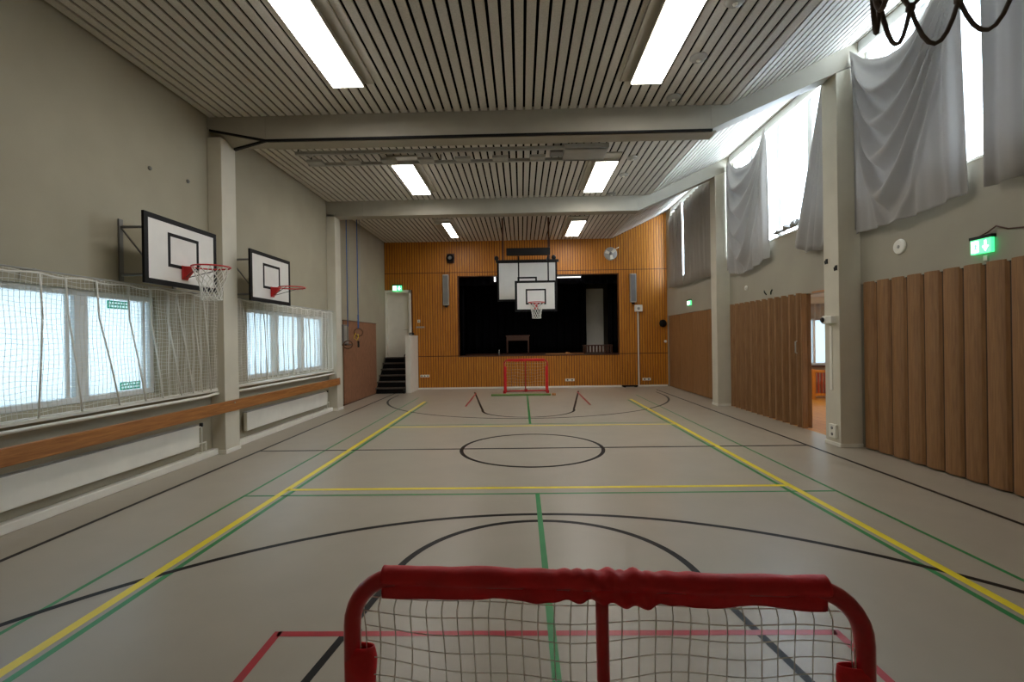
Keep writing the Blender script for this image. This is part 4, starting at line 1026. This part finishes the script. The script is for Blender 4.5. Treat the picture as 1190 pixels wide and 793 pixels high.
for (x, y, lb) in ((2.42, 5.29, 'round ceiling detector nearest the camera right of light'), (2.41, 6.35, 'round ceiling detector second from the camera'), (2.41, 7.38, 'round ceiling detector just before the nearer beam'), (2.34, 9.8, 'round ceiling detector just past the rail frame'), (2.37, 10.8, 'round ceiling detector beside right middle light'), (2.37, 12.2, 'round ceiling detector just before the farther beam')):
    rt = thing('ceiling_detector', (x, y, ZC), lb, 'detector', 'ceiling detectors')
    MB().lathe([(.11, 0), (.11, -.015), (.085, -.04), (.05, -.045)], (x, y, ZC), 'z', 20).build('body', 'lightgrey', rt); MB().lathe([(.03, -.045), (.025, -.06)], (x, y, ZC), 'z', 12).build('sensor', 'white', rt)
rt = thing('rail_frame', (-1.3, 9.0, 5.36), 'flat suspended metal rail frame under ceiling past nearer beam', 'rail frame')
for y in (8.85, 9.42): MB().box(-4.2, 1.66, y - .03, y + .03, 5.34, 5.40).build('rail', 'lightgrey', rt, bevel=.004)
for k in range(8):
    x = -4.16 + k * .73; 
    if x < .9: MB().box(x, x + .30, 9.2, 9.39, 5.345, 5.395).build('cross_plate', 'lightgrey', rt, bevel=.004)
for x in (-4.15, -1.55, 1.0):
    for y in (8.85, 9.42): MB().tube([(x, y, 5.40), (x, y, ZC)], .012, 6).build('hanger', 'blackmetal', rt)
MB().box(.86, 1.68, 8.79, 9.46, 5.34, 5.42).build('motor_housing', 'lightgrey', rt, bevel=.01)
MB().box(.60, .84, 8.95, 9.2, 5.33, 5.42).build('gear_box', 'grey', rt, bevel=.01)

# front wall behind the camera
o = MB().box(XL - .3, XR + .3, YF - .3, YF, 0, 6.8).build('wall_front', 'wall'); struct(o, 'plain wall behind the camera', 'wall')

# ------------------------------------------------------------------ world, camera, view
w = bpy.data.worlds.new('overcast'); sc.world = w; w.use_nodes = True
bg = w.node_tree.nodes['Background']; bg.inputs['Color'].default_value = (0.76, 0.88, 1.0, 1); bg.inputs['Strength'].default_value = 8.6

cam = bpy.data.cameras.new('camera'); co = bpy.data.objects.new('camera', cam); COL.objects.link(co)
cam.sensor_fit = 'HORIZONTAL'; cam.sensor_width = 36.0; cam.lens = 550.598 / 1190 * 36.0; cam.clip_start = .05
yaw, pit_, rol = math.radians(1.136), math.radians(-.125), math.radians(.883)
Rz = Matrix.Rotation(yaw, 3, 'Z'); Rx = Matrix.Rotation(pit_, 3, 'X'); Ry = Matrix.Rotation(rol, 3, 'Y')
RR = Rz @ Rx @ Ry
ax, ay, az = RR.col[0], RR.col[1], RR.col[2]
m4 = Matrix(((ax.x, az.x, -ay.x, 0), (ax.y, az.y, -ay.y, 0), (ax.z, az.z, -ay.z, 1.80), (0, 0, 0, 1)))
co.matrix_world = m4
sc.camera = co
vs = sc.view_settings; sc.display_settings.display_device = 'sRGB'
vs.view_transform = 'Standard'; vs.look = 'None'; vs.gamma = 1; vs.use_curve_mapping = False; vs.exposure = 1.15
try:
    sc.cycles.use_denoising = True; sc.cycles.max_bounces = 10; sc.cycles.diffuse_bounces = 6; sc.cycles.transparent_max_bounces = 12
    sc.cycles.sample_clamp_indirect = 6; sc.cycles.caustics_reflective = False; sc.cycles.caustics_refractive = False
except Exception: pass
